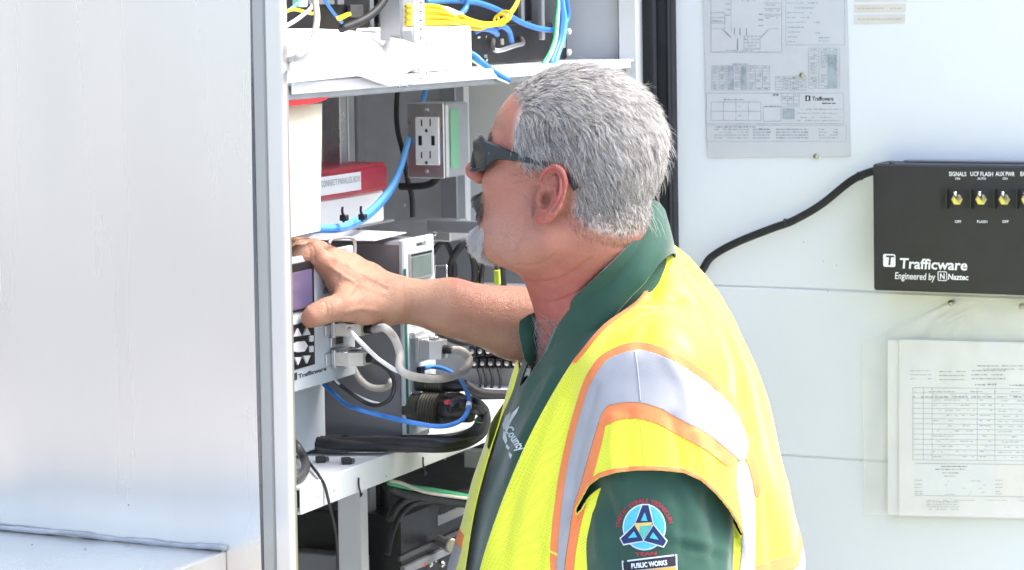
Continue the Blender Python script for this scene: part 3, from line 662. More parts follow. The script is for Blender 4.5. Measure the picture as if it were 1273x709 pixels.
cable('flat_cable', [shz(384, 541, .008), shz(430, 546, .008), shz(500, 546, .009), shz(560, 544, .009), shz(588, 535, .01), shz(596, 522, .012)], .0055, 'dark_grey_plastic', 'dark grey cable tucked behind the black bundle on the shelf', seg=10)
cable('earth_wire', [Pw(575, 503, -.06), Pw(583, 513, -.065), Pw(592, 524, -.07), Pw(600, 527, -.07)], .0012, 'cable_green', 'short green wire sticking out by the round connector')
# two loose plugs on the shelf front
for i, (px, py) in enumerate(((400, 575), (432, 577))):
    c = shz(px, py); t = root('loose_plug', c, ('left of two small black plugs lying loose on the shelf', 'right of two small black plugs lying loose on the shelf')[i], 'plug', 'loose plugs')
    a = U*.6+W*-.8; b = np.cross(ZZ, a)
    build(G().box(c, a, b, ZZ, -.0075, .0045, -.0055, .0055, .0003, .008, .001), 'shell', 'black_plastic', t); build(G().box(c, a, b, ZZ, .0046, .009, -.0035, .0035, .0015, .0065, .0006), 'tip', 'dark_grey_plastic', t)
cable('thin_cable', [shz(372, 565, .01), shz(381, 571, .012), shz(388, 580, .006), shz(397, 592, .004), Pw(404, 605, -.006), Pw(410, 630, -.012), Pw(416, 655, -.014), Pw(419, 680, -.014), Pw(420, 712, -.014), Pw(420, 800, -.012)], .0018, 'black_rubber', 'thin black cable hanging over the shelf edge at the left')
cable('cable_loom', [shz(362, 548, .03), shz(370, 556, .03), shz(378, 570, .014), shz(380, 582, .01), shz(374, 592, .008), shz(366, 596, .008)], .0055, 'dark_grey_plastic', 'dark grey cable bend at the shelf corner beside the frame edge')

# ---- middle bay: folder, binder, outlet
fd = root('paper_folder', Pw(376, 295, .05), 'cream paper folder hanging upright under the upper shelf', 'folder')
def curved_sheet(pts_px, w, th, bow):
    v = []; f = []; n = 10
    (x0, y0), (x1, y1), (x2, y2), (x3, y3) = pts_px
    for j in range(n+1):
        for i in range(n+1):
            s, t = i/n, j/n; px = (x0*(1-s)+x1*s)*(1-t)+(x3*(1-s)+x2*s)*t; py = (y0*(1-s)+y1*s)*(1-t)+(y3*(1-s)+y2*s)*t
            v.append(Pw(px, py, w+bow*math.sin(s*math.pi)*math.sin(t*2.5)+.002*math.sin(t*7+s*3)))
    f = [(j*(n+1)+i, j*(n+1)+i+1, (j+1)*(n+1)+i+1, (j+1)*(n+1)+i) for j in range(n) for i in range(n)]
    n0 = len(v); v += [p+th*W for p in v]; f += [tuple(k+n0 for k in q)[::-1] for q in f]
    for k in range(n): f += [(k, k+1, n0+k+1, n0+k), (n*(n+1)+k, n0+n*(n+1)+k, n0+n*(n+1)+k+1, n*(n+1)+k+1), (k*(n+1)+n, (k+1)*(n+1)+n, n0+(k+1)*(n+1)+n, n0+k*(n+1)+n), (k*(n+1), n0+k*(n+1), n0+(k+1)*(n+1), (k+1)*(n+1))]
    return v, f
v, f = curved_sheet([(338, 132), (400.5, 129), (398, 287), (340, 300)], .024, .006, -.006); make('sheet', v, f, 'manila', fd, True, 40)
v, f = curved_sheet([(338, 128), (397, 130), (396, 285), (340, 297)], .031, .004, -.004); make('sheet', v, f, 'paper', fd, True, 40)
rt = G().prism([Pw(357, 124.5, .005), Pw(411, 119, .005), Pw(406, 124, .005), Pw(392, 128.5, .005), Pw(357, 132.5, .005)], .03*W)
tag(build(rt, 'red_tray', 'red_plastic'), 'red plastic edge showing under the front of the upper shelf', 'tray')
bn = root('red_binder', Pw(440, 250, .1), 'red binder with white title label lying on a white box', 'binder')
a = np.array(onW(398, 212, .19)); ub0 = onW(395, 230, .19)[0]; ub1 = onW(480, 215, .19)[0]
zt0 = onW(482, 201, .19)[2]; zb0 = onW(482, 236, .19)[2]
build(G().cbox(ub0-.05, ub1, .19, .41, zb0, zt0, .003), 'cover', 'red_vinyl', bn); build(G().cbox(ub0-.045, ub1-.004, .1865, .1895, zb0+.004, zt0-.006, .001), 'spine', 'red_vinyl', bn)
u0, u1, z0, z1 = uz(395, 216, 449, 244, .185); z0 = onW(449, 236, .185)[2]; z1 = onW(449, 213.5, .185)[2]
build(G().cbox(u0-.03, u1, .185, .1863, z0, z1, .0003), 'title_label', 'paper', bn)
o = build(Tw('CONNECT PARALLEL BOX', 399, 233, 8, .1848, u1-u0-.012, .0), 'lettering', 'print_faint', bn); o['kind'] = 'stuff'
u0, u1, z0, z1 = uz(395, 240, 482, 276, .20); z1 = zb0-.001; z0 = onW(440, 282, .20)[2]
tag(build(G().cbox(u0-.05, u1-.01, .20, .40, z0, z1, .003), 'white_box', 'card_white'), 'white carton under the red binder', 'box')
# bracket below that carries box and binder
build(G().cbox(u0-.06, u1+.03, .205, .43, z0-.004, z0-.0005, .001), 'bracket', 'zinc', cab)
for i, (dy, lab) in enumerate(((0, 'upper blue cable sweeping under the red binder to the outlet'), (5, 'lower blue cable sweeping under the red binder to the outlet'))):
    cable('network_cable', [Pw(366, 286+dy*.6, .07), Pw(397, 283+dy*.6, .065), Pw(425, 281+dy*.7, .06), Pw(452, 268+dy, .07), Pw(475, 247+dy, .10), Pw(490, 225+dy, .14), Pw(500, 200+dy, .18), Pw(509, 170, .21), Pw(524, 130, .27), Pw(530, 108, .28)], .0042, 'cable_blue' if i else 'cable_lightblue', lab)
for i, (px, py) in enumerate(((427, 265), (450, 264))):
    c = Pw(px, py+4, .05); g = G().tube(spline([c-(0, 0, .008), c, c+(0, 0, .006)-.003*U, c+(0, 0, .012)-.002*U]), .0018, 6); g.box(c-(0, 0, .002), U, W, ZZ, -.004, .004, -.006, .004, -.004, .004, .001)
    tag(build(g, 'cable_tie', 'black_plastic', None, True, 40), ('left black cable tie on the blue cables below the binder', 'right black cable tie on the blue cables below the binder')[i], 'cable tie', 'cable ties')
# outlet
UO = .70
ot = root('power_outlet', Pu(530, 222, UO+.03), 'steel power outlet box with white receptacle and green side label', 'outlet')
w0, w1, z0, z1 = wz(506.5, 128, 552, 222, UO)
build(G().cbox(UO+.004, UO+.075, w0+.002, w1-.004, z0+.001, z1-.001, .003), 'back_box', 'zinc', ot)
build(G().cbox(UO, UO+.0035, w0, w1, z0, z1, .0014), 'cover_plate', 'steel', ot)
rc = build(bU(G(), 516, 145.5, 545.5, 205.5, UO-.003, .004, .0012), 'receptacle', 'white_plastic', ot)
for y in (151, 191):
    build(bU(G(), 523.3, y-2, 524.6, y+6, UO-.0036, .0008, 0), 'contact_slot', 'black_plastic', rc); build(bU(G(), 534, y-3, 535.3, y+6, UO-.0036, .0008, 0), 'contact_slot', 'black_plastic', rc)
    build(G().cyl(Pu(530.3, y+11.5, UO-.0036), Pu(530.3, y+11.5, UO-.002), .0026, 10), 'contact_slot', 'black_plastic', rc)
for x in (522, 538): build(bU(G(), x-1.8, 169, x+2.2, 181, UO-.0036, .0008, 0), 'contact_slot', 'black_plastic', rc)
for y in (137, 213): build(G().lathe(Pu(531, y, UO), -U, [(0, .0032), (.0015, .0030), (.0022, .0015)], 12), 'screw', 'chrome', ot, True, 40)
wl_ = w1-.0045; p = np.array(onW(559, 175, wl_)); ua, ub = onW(560, 175, wl_)[0], onW(570, 175, wl_)[0]
build(G().cbox(ua, ub, wl_-.0006, wl_, onW(565, 209, wl_)[2], onW(565, 136, wl_)[2], 0), 'side_label', 'label_green', ot)
cable('mains_cable', [Pu(496, 90, .9), Pu(493, 130, .9), Pu(494, 160, .88), Pu(501, 190, .85), Pu(507, 225, .85), Pu(512, 245, .85), Pu(513, 275, .85)], .0042, 'black_rubber', 'black power cord hanging down left of the outlet')
cable('mains_cable', [Pu(497, 232, .80), Pu(515, 232, .80), Pu(532, 230, .79), Pu(542, 224, .78), Pu(545, 218, .76)], .0055, 'black_rubber', 'black power cord coming out below the outlet box')
tag(build(bU(G(), 493, 253, 503, 257, .965, .004, .0005), 'cable_clamp', 'zinc'), 'small metal clamp on the rear plate beneath the outlet', 'clamp')
# bar and recess to the right of the monitor
build(bU(G(), 490, 275, 560, 300, .72, .06, .002), 'cross_bar', 'zinc', cab); build(bU(G(), 530, 275, 600, 290, .70, .01, .001), 'cross_bar', 'grey_case', cab)
build(G().lathe(Pu(541, 290, .70), -U, [(0, .004), (.003, .004), (.004, .002)], 10), 'bolt', 'chrome', cab, True, 30)
build(bU(G(), 541, 300, 680, 352, .85, .006, .001), 'load_panel', 'grey_case', cab)
for i, (x, lab) in enumerate(((548, 'black cable hoop nearest the monitor box below the bar'), (575, 'black cable hoop behind the goatee below the bar'), (612, 'black cable hoop furthest right below the bar'))):
    j_ = (i*37 % 11)-5; cable('cable_hoop', [Pu(x-12-j_*.6, 365, .76), Pu(x-14+j_*.4, 334+j_, .75+.01*i), Pu(x-7+j_, 313-j_, .74), Pu(x+4+j_*.5, 304+j_*.6, .735+.01*i), Pu(x+12, 317+j_, .75), Pu(x+15-j_*.5, 342, .76), Pu(x+12+j_, 366, .77)], .0042+.0012*(i % 2), 'black_rubber', lab, group=None)
for i, (x, y) in enumerate(((594, 345), (617, 344))):
    t = root('test_plug', Pu(x, y+12, .77), ('lime yellow wire plug left, beside the goatee', 'lime yellow wire plug right, under the jaw')[i], 'plug', 'lime plugs')
    build(bU(G(), x-3.4, y-8, x+3.4, y+10, .77, .007, .001), 'sleeve', 'lime_plastic', t); build(G().cyl(Pu(x, y-8, .774), Pu(x, y-15, .774), .0025, 8), 'pin', 'black_plastic', t)
tag(build(G().tube([Pu(540, 350, .70), Pu(541, 330, .70), Pu(555, 330, .70), Pu(556, 350, .70)], .0012, 6), 'wire_bracket', 'chrome', None, True), 'small bright wire bracket above the forearm', 'bracket')
# terminal panel with sockets
tp = root('terminal_board', Pu(600, 520, .78), 'grey terminal board with a row of black and silver sockets', 'terminal board')
build(bU(G(), 541, 405, 700, 515, .78, .006, .001), 'back_plate', 'grey_paint', tp)
for i in range(8):
    for j, y in enumerate((437, 452)):
        x = 587+i*10+j*3
        s_ = build(bU(G(), x-4.2, y-6.5, x+4.2, y+6.5, .765, .014, .0012), 'socket', 'black_plastic', tp)
        build(G().lathe(Pu(x, y, .765), -U, [(0, .0036), (.002, .0036), (.003, .002)], 10), 'screw', 'steel', s_, True, 40)
for i, (x, lab) in enumerate(((594, 'leftmost short wire hanging from the terminal sockets'), (601, 'second short wire hanging from the terminal sockets'), (609, 'third short wire hanging from the terminal sockets'), (619, 'fourth short wire hanging from the terminal sockets'))):
    cable('socket_wire', [Pu(x, 458, .76), Pu(x+3, 470, .755), Pu(x+2, 482, .755), Pu(x-4, 494, .758), Pu(x-6, 505, .76)], .0022, 'black_rubber', lab, 'wire', 'socket wires')
for px, py in ((598, 493), (636, 490)): build(G().lathe(Pu(px, py, .78), -U, [(0, .005), (.004, .005), (.0042, .0035), (.008, .003)], 12), 'lug', 'chrome', tp, True, 30)
cable('cable_loom', [Pu(545, 415, .7), Pu(560, 423, .7), Pu(580, 428, .7), Pu(605, 420, .72)], .0035, 'black_rubber', 'dark cable running over the terminal sockets under the forearm')
for i, (y, lab) in enumerate(((478, 'upper dark lump of bundled wire behind the blue loop'), (497, 'lower dark lump of bundled wire behind the blue loop'))):
    cable('wire_bundle', [Pu(545, y, .66), Pu(560, y-5, .66), Pu(580, y+2, .66), Pu(600, y+12, .66), Pu(640, y+14, .68)], .008, 'black_rubber', lab)

# ---- upper shelf: devices, paper, box, cables
bx_ = root('switch_rack', Pw(430, 45, .12), 'black rack device at top left behind coloured wires', 'rack device')
u0, u1, z0, z1 = uz(345, -60, 458, 60, .10)
build(G().cbox(u0-.02, u1, .10, .38, ZU+.0008, H-.05, .002), 'housing', 'black_plastic', bx_)
build(bW(G(), 436, 6, 452, 22, .092, .006, .0008), 'face_plate', 'dark_grey_plastic', bx_)
for i in range(5): build(bW(G(), 372+i*12, -12, 380+i*12, 6, .093, .006, .0008), 'port', 'grey_case', bx_)
for i, (x0, y0, x1, y1) in enumerate(((347, 6, 357.5, 25), (373, -6, 383, 9))): tag(build(bW(G(), x0, y0, x1, y1, .05+.02*i, .012, .0015), 'terminal_plug', M('plug_green', (.45, .68, .48), .5)), ('pale green terminal plug nearest the frame edge at top', 'pale green terminal plug among the coloured wires at top')[i], 'plug', 'green terminal plugs')
lead = lambda pts: [Pw(*p) for p in pts]
cable('lead', lead([(350, 20, .02), (357, 14, .02), (366, 12, .02), (376, 14, .025), (388, 17, .03)]), .0022, 'cable_yellow', 'yellow lead arching at the top left of the upper shelf', seg=6)
cable('lead', lead([(360, 12, .04), (370, 4, .04), (378, -6, .045)]), .0018, 'cable_lightblue', 'light blue lead at the top left of the upper shelf', seg=6)
cable('lead', lead([(386, -14, .03), (390, 2, .03), (393, 12, .03), (394, 20, .03)]), .002, 'cable_orange', 'orange lead coming down at the top left', seg=6)
cable('lead', lead([(345, 37, .01), (360, 30, .012), (375, 20, .018), (388, 8, .025), (396, -8, .03)]), .0026, 'cable_white', 'white cable crossing diagonally at the top left', seg=6)
cable('lead', lead([(350, 75.5, .06), (358, 75, .02), (364, 73.5, -.012), (369, 71, -.025), (375, 67, -.028), (386, 57, -.028), (391, 42, -.026), (394, 25, -.02), (393, 10, -.0), (390, -10, .02)]), .0040, 'cable_grey', 'thick grey cable drooping over the white papers at top left', seg=8)
cable('lead', lead([(424, 36, .04), (445, 28, .035), (462, 18, .03), (475, 4, .03), (484, -14, .03)]), .0052, 'black_rubber', 'thick black cable rising behind the white papers', seg=6)
cable('lead', lead([(400, -14, .05), (405, 2, .05), (416, 18, .055), (425, 28, .06)]), .0022, 'cable_blue', 'thin blue lead left of the yellow tag', seg=6)
tag(build(G().prism([Pw(421, 21, .03), Pw(436, 15, .03), Pw(437, 19, .03), Pw(423, 26, .03)], .004*W), 'yellow_tag', 'cable_yellow'), 'short yellow tag on the black rack device', 'tag')
# draped white paper
def drape():
    v = []; f = []; nu, nv = 36, 26
    # top silhouette and bottom edge in the picture
    xs = np.linspace(357, 536, nu+1)
    top = np.interp(xs, [330, 352, 390, 430, 470, 500, 520, 536], [38, 36, 35.5, 37.5, 42, 49, 56, 63])
    bot = np.interp(xs, [330, 352, 400, 448, 468, 482, 496, 514, 523, 536], [106, 103, 98, 93.5, 101, 105, 97, 85, 84, 66])
    for j in range(nv+1):
        t = j/nv
        for i, x in enumerate(xs):
            y = top[i]+(bot[i]-top[i])*t
            w = .085*(1-t)**1.3-.012+.004*math.sin(x*.07+t*4)*t+.0025*math.sin(x*.021+2)*(1-t)+.006*t*math.sin(max(0, (x-440)/45))-(.085*(1-t)**1.3)*min(1, max(0, (x-478)/16))-.004*min(1, max(0, (x-478)/16))
            v.append(Pw(x, y, w))
    f = [(j*(nu+1)+i, j*(nu+1)+i+1, (j+1)*(nu+1)+i+1, (j+1)*(nu+1)+i) for j in range(nv) for i in range(nu)]
    n0 = len(v); v += [p+np.array([0, 0, -.0015])+.0012*W for p in v]; f += [tuple(k+n0 for k in q)[::-1] for q in f]
    m = nu+1
    for k in range(nu): f += [(nv*m+k, n0+nv*m+k, n0+nv*m+k+1, nv*m+k+1), (k, k+1, n0+k+1, n0+k)]
    for k in range(nv): f += [(k*m+nu, (k+1)*m+nu, n0+(k+1)*m+nu, n0+k*m+nu)]
    return v, f
v, f = drape(); tag(make('paper_stack', v, f, 'paper', None, True, 50), 'white papers curling over the front of the upper shelf', 'paper')
v, f = curved_sheet([(364, 54), (395, 56), (396, 76), (364, 78)], -.019, .0012, -.004); tag(make('paper_sheet', v, f, 'paper_grey', None, True, 40), 'greyish paper sheet on the white papers behind the drooping cable', 'paper')
# white box
wb = root('white_carton', Pw(560, 97, .0), 'white carton standing on the upper shelf below the yellow cables', 'box')
ub0 = onW(529, 60, .012)[0]; ub1 = onW(587.5, 64, .012)[0]; zt2 = onW(560, 33, .012)[2]
build(G().cbox(ub0-.03, ub1, .012, .14, ZU+.001, zt2, .004), 'body', 'card_white', wb)
build(G().cbox(ub0-.031, ub0+.07, .0105, .0118, ZU+.002, zt2-.003, .0003), 'flap', 'card_white', wb)
# black network switch
ns = root('network_switch', Pw(650, 80, .1), 'black network switch with white markings on the upper shelf', 'network switch')
u0 = onW(588, 60, .10)[0]; u1 = onW(705, 50, .10)[0]; z1 = onW(640, 30, .10)[2]
build(G().cbox(u0-.04, u1, .10, .40, ZU+.001, z1, .002), 'housing', 'black_plastic', ns)
build(G().cbox(u0-.05, DU-.06, .14, .42, z1+.004, H-.05, .002), 'upper_housing', 'black_plastic', ns)
hd = [Pw(613, 50, .098), Pw(613, 60, .07), Pw(620, 63, .06), Pw(640, 57, .06), Pw(650, 54, .07), Pw(648, 48, .098)]
build(G().tube(spline(hd, 6), .0036, 8), 'pull_handle', 'steel', ns, True)
for s_, x, y, h in (('10', 622, 56, 8), ('VIO', 602, 72, 4), ('NP', 604, 77, 3.4), ('LINK', 594, 48, 2.6), ('A', 604, 47, 2.6)):
    o = build(Tw(s_, x, y, h, .10, None, .01), 'lettering', 'print_white' if h < 7 else 'beige_plastic', ns); o['kind'] = 'stuff'
# yellow cable bundle
yb = root('yellow_patch_cables', Pw(560, 34, .04), 'coiled bundle of yellow patch cables on the white carton', 'cable bundle')
for k in range(11):
    a = k/10; yy = 9+a*22; rr = random.uniform(-1, 1)
    pts = [Pw(505, yy+rr, .03+.02*(k % 3)), Pw(535, yy-1+rr, .02+.02*(k % 3)), Pw(560, 14+a*16+rr, .015+.018*(k % 3)), Pw(585, 25+a*6, .02+.01*(k % 2)), Pw(605, 30+a*3-.5, .025+.005*(k % 3)), Pw(622, 27+a*2, .03), Pw(634, 16+a*2, .03), Pw(643, 2+a*2, .03), Pw(648, -16, .03)]
    if k in (3, 7): pts = pts[:5]+[Pw(596, 36, .03), Pw(575, 34, .04)]
    build(G().tube(spline(pts, 6), .0030, 8), 'patch_cable', 'cable_yellow', yb, True)
for c in (Pw(622, 25, .028), Pw(627, 21, .028)): build(G().tube([c+.010*(math.cos(t)*(ZZ*.8+U*.4)+math.sin(t)*W) for t in np.linspace(0, 6.3, 14)], .0022, 6, cap=False), 'tie_band', 'cable_yellow', yb, True)
build(G().prism([Pw(552, 9, .0), Pw(556, 8, .0), Pw(577, 17, .0), Pw(568, 19, .0)], .004*W), 'tape', 'paper', yb)
cable('network_cable', lead([(530, 3, .06), (555, 1, .06), (585, 2, .06), (608, 8, .055), (630, 18, .05), (650, 29, .05), (672, 36, .05), (690, 37, .05), (703, 30, .05), (706, 14, .05), (700, -14, .05)]), .0042, 'cable_blue', 'blue cable sweeping across the network switch to the right', seg=8)
for i, (dx, m_, lab) in enumerate(((0, 'cable_blue', 'outer blue cable hanging at the right end of the upper shelf'), (4, 'cable_lightblue', 'light blue cable hanging at the right end of the upper shelf'), (-4.5, 'cable_white', 'white cable hanging at the right end of the upper shelf'), (-7, 'cable_green', 'green cable hanging at the right end of the upper shelf'))):
    cable('hanging_cable', lead([(694+dx*.4, -20, .04), (697+dx*.6, 5, .04), (698+dx, 25, .04), (696+dx, 48, .04), (690+dx, 66, .04), (684+dx*1.4, 82, .04), (680+dx, 100, .06)]), .0042 if i < 2 else .0024, m_, lab, seg=8)
for i, (a, m_, lab) in enumerate(((0, 'cable_blue', 'blue cable dropping from carton behind the forehead'), (6, 'cable_green', 'green cable dropping from carton behind the forehead'), (8, 'cable_white', 'white cable dropping from carton behind the forehead'))):
    cable('hanging_cable', lead([(560, 56+a, .05), (588, 68+a, .02), (602, 80+a*.8, .005), (618, 92+a*.7, -.002), (632, 100+a*.4, .0)]), .0042 if i == 0 else .002, m_, lab, seg=8)
for i, (pts, lab) in enumerate((([(590, 40, .06), (600, 36, .05), (612, 38, .05), (618, 43, .06)], 'short blue jumper plugged left on the network switch'), ([(610, 40, .07), (622, 33, .055), (632, 38, .055), (636, 52, .06)], 'curved blue jumper above the white 10 marking'), ([(578, -8, .05), (580, 4, .05), (578, 12, .05), (572, 18, .05)], 'short blue jumper above the yellow cables'))):
    cable('jumper_cable', lead(pts), .0042, 'cable_blue', lab, seg=6)
for i, (y0, y1) in enumerate(((36, 43), (61, 69))): build(G().lathe(Pw(706, (y0+y1)/2, .095), -W, [(0, .005), (.004, .005), (.006, .002)], 12), 'knob', 'white_plastic', ns, True, 40)

# ---- lower bay
build(G().cbox(.01, DU-.01, .42, .428, .15, ZL-.05, .001), 'rear_plate', 'white_paint', cab)
w0, w1, z0, z1 = wz(420, 600, 449, 693, .40); build(G().cbox(.40, .42, w0, w1, .60, ZL-.006, .001), 'rack_post', 'white_paint', cab)
build(bU(G(), 360, 690, 448, 760, .42, .03, .002), 'floor_unit', 'grey_case', cab)
rail(449, 461, 600, 800, .46, .02, 'grey_case', 'rack_post')
rail(577, 600, 560, 640, .80, .02, 'white_paint', 'rack_post')
for i in range(5):
    x = 461+i*4.6; cable('power_riser', [Pu(x, 590, .50+.01*(i % 2)), Pu(x+1.5*math.sin(i), 640, .50+.01*(i % 2)), Pu(x-.8, 690, .50), Pu(x+.8, 760, .50), Pu(x, 900, .5)], .0048, 'black_rubber', ('leftmost', 'second', 'third', 'fourth', 'rightmost')[i]+' of five black risers below the shelf', 'cable', 'black risers')
lb = root('power_unit', Pw(560, 760, .08), 'black power unit with small white label under the shelf', 'power unit')
u0 = onW(497, 660, .10)[0]; build(G().cbox(u0, 1.06, .10, .40, .70, onW(540, 624, .10)[2], .003), 'housing', 'black_plastic', lb)
build(bW(G(), 497, 660, 640, 666, .096, .004, .0006), 'seam', 'dark_grey_plastic', lb)
o = build(bW(G(), 544, 631, 592, 643.5, .099, .0008, 0), 'rating_label', M('label_grey', (.22, .23, .23), .6), lb)
o = build(Tw('NEUTRAL OUT', 547, 641, 7.5, .099, .10, .03), 'lettering', 'print_dark', lb); o['kind'] = 'stuff'
build(bW(G(), 503, 683, 600, 693, .092, .008, .001), 'front_bar', 'grey_case', lb)
a = Pw(545, 672, .09); build(G().lathe(a, -W*.75-U*.55, [(0, .008), (.03, .008), (.0305, .0105), (.042, .0105), (.044, .009)], 16), 'fuse_knob', 'steel', lb, True, 35)
for x, m_ in ((522, 'red_plastic'), (531, 'chrome'), (566, 'chrome'), (546, 'chrome')): build(G().lathe(Pw(x, 701, .10), -W, [(0, .005), (.006, .005), (.008, .003)], 10), 'terminal_screw', m_, lb, True, 30)
for i, (pts, r, m_, lab) in enumerate((([(486, 598, .05), (500, 601, .05), (525, 611, .05), (560, 617, .05), (600, 622, .05)], .0024, 'beige_plastic', 'pale wire sagging just below the shelf'), ([(484, 600, .06), (510, 606, .06), (545, 611, .06), (600, 621, .06)], .004, 'cable_green', 'green wire sagging just below the shelf'), ([(482, 604, .07), (500, 613, .07), (530, 618, .07), (600, 628, .07)], .008, 'black_rubber', 'black cable sagging just below the shelf'), ([(484, 646, .07), (492, 632, .07), (505, 622, .07), (530, 616, .07)], .0055, 'black_rubber', 'black cable curving up beside the power unit'), ([(482, 690, .07), (486, 668, .07), (496, 644, .07), (516, 626, .07), (560, 622, .07)], .004, 'black_rubber', 'thin black cable curving over the power unit'))):
    cable('sagging_wire', lead(pts), r, m_, lab, seg=8)
# ================================================================== THE PERSON
class Field:
    """signed distance field on a rectilinear grid"""
    def __init__(s, xs, ys, zs):
        s.ax = [np.asarray(a, np.float32) for a in (xs, ys, zs)]; s.D = np.full([len(a) for a in s.ax], 1.0, np.float32)
    def sl(s, lo, hi):
        out = []
        for a, l, h in zip(s.ax, lo, hi):
            i = max(0, int(np.searchsorted(a, l))-1); j = min(len(a), int(np.searchsorted(a, h))+1); out.append(slice(i, max(i+1, j)))
        return tuple(out)
    def grid(s, sl): return np.meshgrid(*[a[k] for a, k in zip(s.ax, sl)], indexing='ij', sparse=True)
    def put(s, fn, lo, hi, k=.01, mode='u'):
        sl = s.sl(np.asarray(lo)-k-.012, np.asarray(hi)+k+.012); X, Y, Z = s.grid(sl); d = fn(X, Y, Z).astype(np.float32); A = s.D[sl]
        if mode == 'u': s.D[sl] = smin(A, d, k)
        elif mode == 's': s.D[sl] = -smin(-A, d, k)
    def cone(s, a, b, ra, rb, k=.01, mode='u'):
        a = np.asarray(a, float); b = np.asarray(b, float); R = max(ra, rb); ba = b-a; L2 = max(1e-9, ba@ba)
        def fn(X, Y, Z):
            t = np.clip(((X-a[0])*ba[0]+(Y-a[1])*ba[1]+(Z-a[2])*ba[2])/L2, 0, 1)
            return np.sqrt((X-a[0]-t*ba[0])**2+(Y-a[1]-t*ba[1])**2+(Z-a[2]-t*ba[2])**2)-(ra+(rb-ra)*t)
        s.put(fn, np.minimum(a, b)-R, np.maximum(a, b)+R, k, mode)
    def chain(s, pts, rs, k=.01):
        for i in range(len(pts)-1): s.cone(pts[i], pts[i+1], rs[i], rs[i+1], k)
    def ell(s, c, r, Rm, k=.01, mode='u'):        # Rm rows: local axes
        c = np.asarray(c, float); R = max(r)
        def fn(X, Y, Z):
            dx, dy, dz = X-c[0], Y-c[1], Z-c[2]; q = [(dx*Rm[i][0]+dy*Rm[i][1]+dz*Rm[i][2]) for i in range(3)]
            k0 = np.sqrt((q[0]/r[0])**2+(q[1]/r[1])**2+(q[2]/r[2])**2); k1 = np.sqrt((q[0]/r[0]**2)**2+(q[1]/r[1]**2)**2+(q[2]/r[2]**2)**2)
            return k0*(k0-1)/np.maximum(k1, 1e-6)
        s.put(fn, c-R, c+R, k, mode)
    def mesh(s, smooth=1):
        D = s.D; ins = D < 0; nx, ny, nz = D.shape
        acc = np.zeros((nx-1, ny-1, nz-1), np.int8)
        for i in (0, 1):
            for j in (0, 1):
                for k in (0, 1): acc += ins[i:nx-1+i, j:ny-1+j, k:nz-1+k]
        act = (acc > 0) & (acc < 8); I = np.argwhere(act); vid = np.full(act.shape, -1, np.int32); vid[act] = np.arange(len(I))
        pos = np.zeros((len(I), 3)); cnt = np.zeros(len(I))
        ax = s.ax
        for axis in range(3):
            o1, o2 = [a for a in range(3) if a != axis]
            for p in (0, 1):
                for q in (0, 1):
                    A = I.copy(); A[:, o1] += p; A[:, o2] += q; B = A.copy(); B[:, axis] += 1
                    da = D[A[:, 0], A[:, 1], A[:, 2]]; db = D[B[:, 0], B[:, 1], B[:, 2]]; m = (da < 0) != (db < 0)
                    t = da[m]/(da[m]-db[m])
                    pa = np.stack([ax[c][A[m, c]] for c in range(3)], 1); pb = np.stack([ax[c][B[m, c]] for c in range(3)], 1)
                    pos[m] += pa+(pb-pa)*t[:, None]; cnt[m] += 1
        V = pos/cnt[:, None]; faces = []
        for axis in range(3):
            o1, o2 = [(1, 2), (2, 0), (0, 1)][axis]
            lo = [slice(None)]*3; hi = [slice(None)]*3; lo[axis] = slice(0, -1); hi[axis] = slice(1, None)
            ch = ins[tuple(lo)] != ins[tuple(hi)]; E = np.argwhere(ch)
            ok = (E[:, o1] > 0) & (E[:, o2] > 0) & (E[:, o1] < D.shape[o1]-1) & (E[:, o2] < D.shape[o2]-1); E = E[ok]
            def cell(d1, d2):
                e = E.copy(); e[:, o1] -= d1; e[:, o2] -= d2; return vid[e[:, 0], e[:, 1], e[:, 2]]
            q = np.stack([cell(1, 1), cell(0, 1), cell(0, 0), cell(1, 0)], 1)
            fl = ~ins[E[:, 0], E[:, 1], E[:, 2]]; q[fl] = q[fl][:, ::-1]; faces.append(q)
        Q = np.concatenate(faces); Q = Q[(Q >= 0).all(1)]
        for it in range(smooth):
            S = np.zeros_like(V); c = np.zeros(len(V))
            for a, b in ((0, 1), (1, 2), (2, 3), (3, 0)):
                np.add.at(S, Q[:, a], V[Q[:, b]]); np.add.at(c, Q[:, a], 1); np.add.at(S, Q[:, b], V[Q[:, a]]); np.add.at(c, Q[:, b], 1)
            V = V*.45+.55*S/np.maximum(c, 1)[:, None]
        return V, Q
def smin(a, b, k):
    h = np.clip(.5+.5*(b-a)/k, 0, 1); return b*(1-h)+a*h-k*h*(1-h)
def vnormals(V, T):
    T = np.asarray(T); n = np.cross(V[T[:, 1]]-V[T[:, 0]], V[T[:, 2]]-V[T[:, 0]]); N = np.zeros_like(V)
    for i in range(T.shape[1]): np.add.at(N, T[:, i], n)
    return N/np.maximum(np.linalg.norm(N, axis=1), 1e-12)[:, None]
def tris(Q): return np.concatenate([Q[:, [0, 1, 2]], Q[:, [0, 2, 3]]])
